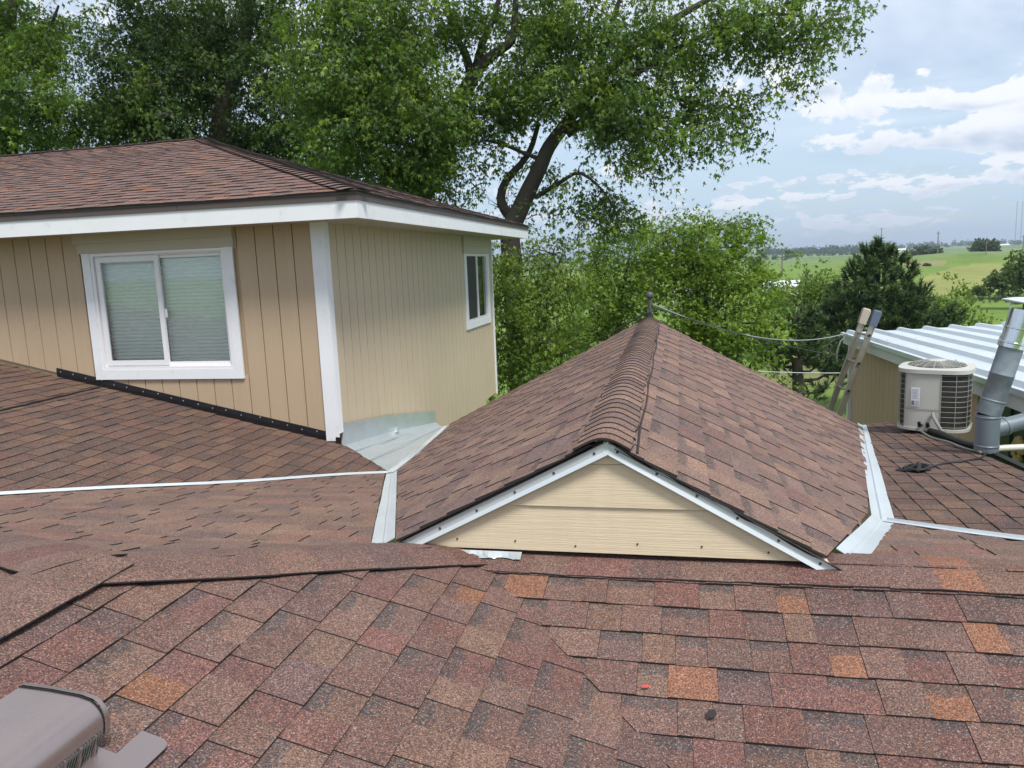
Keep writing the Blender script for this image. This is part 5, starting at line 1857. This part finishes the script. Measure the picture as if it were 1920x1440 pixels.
leafy('leafy_tree', 'bright green tree with upswept branches directly behind the gable ridge on its right', 'tree',
      [(1245, 440, 45, 35, 24), (1300, 445, 40, 35, 24), (1350, 430, 50, 28, 24), (1400, 430, 50, 18, 24), (1330, 470, 70, 35, 23.6), (1400, 465, 40, 22, 23.8), (1250, 490, 60, 40, 23.6), (1330, 515, 80, 35, 23.2), (1400, 520, 55, 30, 23.2),
       (1260, 545, 60, 35, 23), (1340, 565, 80, 35, 22.6), (1420, 575, 45, 25, 22.8), (1300, 605, 70, 30, 22.6), (1400, 620, 60, 30, 22.4), (1440, 605, 30, 14, 22.4), (1370, 655, 60, 30, 22.6), (1400, 690, 40, 25, 22.6), (1330, 640, 50, 30, 23), (1440, 650, 24, 14, 22.4)],
      (1310, 640), 23.6, 48, 0.15, 20, BRIGHT, r0=0.2, droop=0.25, length=0.7)
leafy('leafy_tree', 'bright green tree behind the gable ridge on its left, below the maple', 'tree',
      [(1190, 440, 40, 30, 26), (1110, 470, 40, 30, 26), (1180, 490, 60, 40, 25.6), (1120, 520, 55, 40, 25.6), (1190, 545, 50, 40, 25.4), (1110, 575, 60, 40, 25), (1170, 600, 50, 30, 25), (1080, 620, 60, 35, 25), (1130, 640, 60, 30, 25)],
      (1150, 640), 25.8, 42, 0.15, 20, BRIGHT, r0=0.2, droop=0.3, length=0.7)
leafy('leafy_tree', 'dense yellowish green tree showing beside the side window of the house', 'tree',
      [(960, 470, 50, 35, 17.2), (1040, 465, 55, 25, 18.2), (940, 520, 50, 45, 16.2), (1010, 520, 60, 45, 16.8), (1070, 530, 40, 40, 17.2), (950, 590, 55, 50, 15.8), (1030, 590, 60, 45, 16.2), (940, 660, 50, 40, 15.6), (1000, 650, 60, 40, 16.0), (960, 710, 50, 30, 15.6), (1060, 650, 50, 35, 16.6), (1000, 700, 40, 24, 16.2)],
      (985, 700), 16.8, 60, 0.115, 20, SHRUB, r0=0.2, droop=0.5, length=0.6)
leafy('leafy_tree', 'pale round tree just right of the tall pine', 'tree',
      [(1780, 560, 40, 25, 34), (1760, 590, 50, 30, 34), (1800, 590, 40, 28, 34), (1740, 615, 40, 20, 33.6), (1830, 605, 30, 18, 33.6)],
      (1780, 610), 34, 34, 0.17, 16, SHRUB, r0=0.14, shape=PLAIN, droop=0.3)
leafy('leafy_tree', 'pale green tree between the bright tree and the pine', 'tree',
      [(1545, 520, 35, 20, 46), (1530, 545, 45, 25, 46), (1565, 560, 40, 30, 45), (1500, 560, 40, 22, 46), (1470, 545, 35, 18, 47), (1450, 560, 40, 22, 46)],
      (1540, 600), 46, 26, 0.2, 16, SHRUB, r0=0.14, shape=PLAIN, droop=0.3)
leafy('bush', 'low shrub at the foot of the ladder behind the gable', 'bush',
      [(1500, 735, 30, 14, 22), (1540, 760, 30, 14, 22), (1470, 715, 26, 14, 22)], (1510, 770), 22.4, 30, 0.12, 16, SHRUB, r0=0.05, shape=PLAIN, droop=0.3)


# ---- pines
def pine(name, label, trunk, n, blobs, dens, seed=1):
    x0 = at_n(trunk[-1][0], trunk[-1][1], n).x
    t = thing(name, label, 'tree', Vector((x0, n, GZ)))
    mb = MB()
    p = [at_n(q[0], q[1], n) for q in trunk]
    mb.tube([Vector((p[-1].x, n, GZ))]+p[::-1], [0.22]+[0.2-0.17*i/(len(p)) for i in range(len(p))], 9)
    for bl in blobs:
        c = at_n(bl[0], bl[1], bl[4])
        zt_ = min(c.z-0.3, p[0].z-0.3)
        k = (zt_-p[-1].z)/(p[0].z-p[-1].z+1e-6)
        o_ = p[-1]+(p[0]-p[-1])*max(min(k, 1), -0.4)
        mb.tube([o_, (o_+c)/2-Vector((0, 0, 0.15)), c], [0.07, 0.045, 0.02], 6)
    mb.build('trunk', M['bark_pine'], t, smooth=True)
    VV_, TT_, CC_, off = [], [], [], 0
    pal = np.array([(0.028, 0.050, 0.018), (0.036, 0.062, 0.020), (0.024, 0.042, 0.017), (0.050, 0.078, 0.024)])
    nn = 64
    for bl in blobs:
        cx, cy, rx, ry, dn = bl[:5]
        c = np.array(at_n(cx, cy, dn)); m_px = np.linalg.norm(np.array(at_n(cx+1, cy, dn))-c)
        R3 = np.array((rx, max(rx, ry)*0.8, ry))*m_px
        ns = int(dens*R3[0]*R3[2]*math.pi*(bl[5] if len(bl) > 5 else 1))
        d = unit(rng.normal(size=(ns, 3)))
        org = c+d*(0.15+0.8*rng.random((ns, 1))**0.5)*R3-np.array((0, 0, 0.15))
        tw = unit(d*np.array((1, 1, 0.3))+np.array((0, 0, 0.95))+rng.normal(size=(ns, 3))*0.3)
        k = rng.random((ns, nn, 1))
        pos = org[:, None, :]+tw[:, None, :]*k*0.34
        ax = unit(tw[:, None, :]*0.85+rng.normal(size=pos.shape)*0.55)
        nr_ = unit(rng.normal(size=pos.shape))
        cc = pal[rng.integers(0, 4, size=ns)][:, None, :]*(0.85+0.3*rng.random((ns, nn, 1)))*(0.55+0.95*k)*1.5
        N = ns*nn
        NEED = (np.array([(-0.075, 0), (0.075, 0), (0.0, 1.0)]), np.array([(0, 1, 2)]))
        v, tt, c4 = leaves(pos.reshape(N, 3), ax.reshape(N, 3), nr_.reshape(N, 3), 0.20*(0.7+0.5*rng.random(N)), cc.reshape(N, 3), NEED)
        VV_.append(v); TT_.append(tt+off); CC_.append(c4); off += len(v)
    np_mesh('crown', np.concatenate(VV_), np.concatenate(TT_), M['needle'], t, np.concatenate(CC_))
    return t


PN_ = 31.0
pine('pine_tree', 'broad dark green pine standing above the metal shed roof', [(1648, 450), (1645, 520), (1640, 600), (1632, 690)], PN_,
     [(1652, 462, 16, 16, 31), (1630, 480, 22, 22, 31), (1672, 482, 24, 22, 30.8), (1610, 510, 24, 24, 31), (1650, 510, 34, 26, 30.6), (1695, 515, 20, 26, 31), (1590, 545, 34, 26, 31), (1640, 550, 44, 30, 30), (1695, 560, 36, 30, 30.6),
      (1725, 550, 16, 26, 31), (1570, 585, 40, 28, 30.6), (1620, 595, 50, 30, 29.6), (1690, 605, 50, 30, 30), (1740, 595, 30, 28, 31), (1550, 625, 40, 28, 30.4), (1590, 640, 44, 28, 29.4), (1650, 640, 50, 28, 29.4), (1560, 670, 40, 26, 30), (1600, 690, 40, 24, 30), (1680, 650, 40, 20, 30), (1735, 630, 30, 20, 31), (1530, 600, 34, 26, 30.5), (1515, 640, 34, 24, 30), (1780, 600, 24, 30, 31.5), (1610, 560, 40, 30, 29.8), (1700, 580, 40, 30, 29.8)], 62)
pine('pine_tree', 'smaller dark pine with bare lower branches left of the broad pine', [(1490, 590), (1492, 640), (1497, 720)], 27.0,
     [(1500, 590, 28, 16, 27), (1480, 610, 28, 18, 27), (1520, 615, 26, 20, 27), (1470, 640, 26, 16, 27), (1510, 650, 36, 18, 26.6), (1490, 672, 30, 12, 27, .6), (1540, 680, 30, 16, 27), (1550, 720, 26, 12, 27, .8), (1520, 735, 24, 10, 27, .8), (1450, 670, 30, 18, 27.5), (1470, 690, 26, 14, 27, .7), (1560, 650, 30, 24, 28), (1570, 690, 26, 18, 28), (1440, 630, 24, 20, 28)], 46)
pine('conifer', 'small pointed dark conifer in front of the far green hill', [(1514, 505), (1512, 530), (1510, 550)], 75.0, [(1512, 515, 7, 10, 75), (1508, 530, 14, 12, 75), (1508, 545, 18, 10, 75)], 14)


# ---- trees out in the fields: coarse leaf clouds standing on the ground
def field_tree(label, x, ybase, w, h, pal, cat='tree', name='field_tree', n=None):
    hz = 496-(x-960)*0.0407
    r_ = 6.0/((ybase-hz)/F)
    c = at_d(x, ybase, r_)
    c = Vector((c.x, c.y, float(ground_z(np.array(c.x), np.array(c.y)))))
    t = thing(name, label, cat, c)
    mp = r_/F
    top = h*mp; wd = w*mp
    mb = MB(); mb.tube([c, c+Vector((0, 0, top*0.5))], [wd*0.04, wd*0.025], 7)
    for k in range(4):
        a = k*1.7
        mb.tube([c+Vector((0, 0, top*0.3)), c+Vector((math.cos(a)*wd*.3, math.sin(a)*wd*.3, top*0.7))], [wd*0.02, wd*0.006], 5)
    mb.build('trunk', M['bark'], t)
    K = 900
    cen = np.array(c)+np.array([(0, 0, top*0.58), (-wd*.25, 0, top*0.5), (wd*.25, wd*.1, top*0.5), (wd*.1, -wd*.2, top*0.62), (-wd*.1, wd*.15, top*0.7)])
    i = rng.integers(0, 5, size=K)
    d = unit(rng.normal(size=(K, 3)))
    pos = cen[i]+d*(0.5+0.5*rng.random((K, 1)))*np.array((wd*.28, wd*.28, top*.30))
    pal_ = np.array(pal)
    cc = pal_[rng.integers(0, len(pal_), size=K)]*(0.7+0.6*rng.random((K, 1)))
    v, tt, c4 = leaves(pos, unit(rng.normal(size=(K, 3))), unit(rng.normal(size=(K, 3))+np.array((0, 0, .6))), np.full(K, wd*0.13), cc, PLAIN)
    np_mesh('crown', v, tt, M['leaf'], t, c4)
    return t


FT = [(0.055, 0.085, 0.040), (0.045, 0.075, 0.038), (0.070, 0.10, 0.045)]
FTL = [(0.085, 0.125, 0.045), (0.10, 0.145, 0.05), (0.07, 0.105, 0.04)]
field_tree('dark bushy tree pair in the green field right of the pine top', 1737, 487, 52, 26, FT)
field_tree('large round dark tree alone on the far hill at right', 1846, 484, 46, 34, FT)
field_tree('small spreading tree by the hedge left of its larger neighbour', 1836, 548, 26, 24, FTL)
field_tree('spreading tree standing in the hedge at right', 1880, 545, 56, 46, FTL)
field_tree('tall pale tree cut off by the right edge of the picture', 1922, 560, 70, 95, FTL)
field_tree('small dark bush in the middle of the far green field', 1738, 503, 14, 9, FT, 'bush', 'field_bush')
field_tree('small bush on the near rim of the far left field', 1415, 500, 26, 20, FT, 'bush', 'field_bush')


def woods(name, label, specs, seed):
    """far masses of trees that read as one band"""
    r2 = np.random.default_rng(seed)
    VV_, TT_, CC_, off = [], [], [], 0
    for (x0, x1, yb, h, cnt) in specs:
        for k in range(cnt):
            x = r2.uniform(x0, x1)
            hz = 496-(x-960)*0.0407
            y_ = yb(x) if callable(yb) else yb
            r_ = 6.0/(max(y_-hz, 2.2)/F)*r2.uniform(0.92, 1.12)
            c = at_d(x, y_, r_)
            g_ = float(ground_z(np.array(c.x), np.array(c.y)))
            mp = r_/F
            hh = h*mp*r2.uniform(0.6, 1.25); ww = hh*r2.uniform(0.7, 1.2)
            K = 70
            d = unit(r2.normal(size=(K, 3)))
            pos = np.array((c.x, c.y, g_+hh*0.5))+d*(0.5+0.5*r2.random((K, 1)))*np.array((ww*.6, ww*.6, hh*.5))
            cc = np.array(FT)[r2.integers(0, 3, size=K)]*(0.75+0.5*r2.random((K, 1)))
            v, tt, c4 = leaves(pos, unit(r2.normal(size=(K, 3))), unit(r2.normal(size=(K, 3))+np.array((0, 0, .6))), np.full(K, ww*0.34), cc, PLAIN)
            VV_.append(v); TT_.append(tt+off); CC_.append(c4); off += len(v)
    o = np_mesh(name, np.concatenate(VV_), np.concatenate(TT_), M['leaf'], None, np.concatenate(CC_), kind='stuff')
    o['label'] = label
    o['category'] = 'woods'


hzl = lambda x: 496-(x-960)*0.0407
woods('far_woods', 'blue green band of far woodland along the horizon', [(1420, 1640, lambda x: hzl(x)+6, 11, 90), (1560, 1960, lambda x: hzl(x)+4, 8, 120), (1400, 1500, lambda x: hzl(x)+13, 8, 16), (1500, 1640, lambda x: hzl(x)+8.5, 6, 30), (-400, 1400, lambda x: hzl(x)+5, 10, 160)], 3)
woods('hedgerow', 'dark hedgerow between the tan field and the near green field', [(1810, 1960, lambda x: 549-(x-1810)*0.03, 7, 60)], 5)


# ---- poles, towers and farm buildings
M['pole'] = plain('grey_pole_wood', (0.16, 0.14, 0.125), 0.85)
M['steel'] = plain('tower_steel', (0.30, 0.31, 0.33), 0.5)


def pole(label, x, ybase, ytop, r=0.14, arm=True):
    r_ = 6.0/((ybase-hzl(x))/F)
    c = at_d(x, ybase, r_); c.z = float(ground_z(np.array(c.x), np.array(c.y)))
    t_ = at_d(x, ytop, r_)
    o = thing('utility_pole', label, 'pole', c, 'utility poles in the fields')
    bb = MB(); bb.tube([c, Vector((c.x, c.y, t_.z))], [r, r*0.7], 8); bb.build('shaft', M['pole'], o)
    if arm:
        bb = MB(); bb.box((c.x-0.7, c.y-0.06, t_.z-0.7), (c.x+0.7, c.y+0.06, t_.z-0.58)); bb.build('crossarm', M['pole'], o)


pole('grey utility pole left of the broad pine in front of the green hill', 1466, 530, 476)
pole('utility pole rising just behind the top of the broad pine', 1651, 490, 427, 0.2)
pole('tall utility pole standing between the dark bushes and the far round tree', 1757, 492, 434, 0.2)
pole('short utility pole in front of the large round dark tree', 1848, 490, 452, 0.16)
pole('utility pole at the right edge of the picture near the tall pale tree', 1917, 488, 440, 0.16)
for (x, lab_) in ((1903, 'left one of two thin far radio towers on the horizon'), (1913, 'right one of two thin far radio towers on the horizon')):
    c = at_d(x, hzl(x)-2, 2300)
    g_ = float(ground_z(np.array(c.x), np.array(c.y)))
    top_ = at_d(x, 378, 2300)
    o = thing('radio_tower', lab_, 'tower', Vector((c.x, c.y, g_)), 'far radio towers')
    bb = MB()
    for k in range(3):
        a = k*2.094
        ox, oy = math.cos(a)*0.9, math.sin(a)*0.9
        bb.tube([Vector((c.x+ox, c.y+oy, g_)), Vector((c.x+ox, c.y+oy, top_.z))], 0.22, 5)
    for i in range(24):
        z0_ = g_+(top_.z-g_)*i/24; z1_ = g_+(top_.z-g_)*(i+1)/24
        for k in range(3):
            a, a2 = k*2.094, (k+1)*2.094
            bb.tube([Vector((c.x+math.cos(a)*.9, c.y+math.sin(a)*.9, z0_)), Vector((c.x+math.cos(a2)*.9, c.y+math.sin(a2)*.9, z1_))], 0.10, 4)
    bb.build('lattice', M['steel'], o)
M['barnwhite'] = plain('far_white_wall', (0.62, 0.62, 0.60), 0.7)
M['barnroof'] = plain('far_grey_roof', (0.35, 0.36, 0.37), 0.6)
M['whiteroof'] = plain('white_metal_roof', (0.72, 0.74, 0.75), 0.45)


def farm(label, x, ybase, w, h, roofm, wallm, name='farm_building'):
    r_ = 6.0/((ybase-hzl(x))/F)
    c = at_d(x, ybase, r_); c.z = float(ground_z(np.array(c.x), np.array(c.y)))
    mp = r_/F; W_, H_ = w*mp, h*mp
    o = thing(name, label, 'building', c)
    D2 = W_*0.6
    bb = MB(); bb.box((c.x-W_/2, c.y-D2/2, c.z-0.5), (c.x+W_/2, c.y+D2/2, c.z+H_*0.6)); bb.build('wall', wallm, o)
    e_ = W_*0.03
    bb = MB()
    z0_, z1_ = c.z+H_*0.6+0.02, c.z+H_
    bb.add([(c.x-W_/2-e_, c.y-D2/2-e_, z0_), (c.x+W_/2+e_, c.y-D2/2-e_, z0_), (c.x+W_/2+e_, c.y, z1_), (c.x-W_/2-e_, c.y, z1_), (c.x+W_/2+e_, c.y+D2/2+e_, z0_), (c.x-W_/2-e_, c.y+D2/2+e_, z0_)], [(0, 1, 2, 3), (3, 2, 4, 5), (0, 3, 5), (1, 4, 2)])
    bb.build('roof', roofm, o)
    bb = MB(); bb.box((c.x-W_*0.1, c.y-D2/2-0.05, c.z), (c.x+W_*0.1, c.y-D2/2-0.003, c.z+H_*0.4)); bb.build('door', M['barnroof'], o)


farm('small white farm building on the far field behind the pine top', 1690, 474, 12, 6, M['whiteroof'], M['barnwhite'])
farm('small pale farm building by the far woods at right', 1882, 463.5, 14, 4, M['whiteroof'], M['barnwhite'])
farm('small far farmhouse in the woodland band left of the pine', 1588, 478, 9, 5, M['barnroof'], M['barnwhite'])
farm('low building with white roof among the trees left of the pines', 1462, 552, 62, 26, M['whiteroof'], M['barnwhite'])
farm('pale building glimpsed through leaves behind the gable ridge', 1280, 575, 44, 34, M['whiteroof'], M['barnwhite'])

# wooden utility pole just behind the service mast
t_ = at_n(1215, 528, 27.0)
po = thing('utility_pole', 'dark wooden utility pole right behind the service mast', 'pole', Vector((t_.x, 27.0, GZ)), 'utility poles in the fields')
bb = MB(); bb.tube([Vector((t_.x, 27.0, GZ)), t_], [0.15, 0.12], 9); bb.build('shaft', M['bark_pine'], po)
bb = MB(); bb.box((t_.x-0.12, 26.8, t_.z-1.6), (t_.x+0.02, 26.9, t_.z-0.9)); bb.build('transformer_box', M['mast'], po)

# ================================================================== HAZE
def build_haze():
    m_ = bpy.data.materials.new('country_air')
    m_.use_nodes = True
    t = m_.node_tree
    t.nodes.clear()
    o = t.nodes.new('ShaderNodeOutputMaterial')
    v = t.nodes.new('ShaderNodeVolumePrincipled')
    v.inputs['Color'].default_value = (0.72, 0.84, 1.0, 1)
    v.inputs['Density'].default_value = HAZE
    v.inputs['Anisotropy'].default_value = 0.2
    t.links.new(v.outputs[0], o.inputs['Volume'])
    b = MB()
    b.box((-9500, -9500, GZ-25), (9500, 9500, 150))
    b.build('haze', m_, None, kind='stuff', label='thin bluish summer haze over the farmland')


HAZE = 0.00022
build_haze()
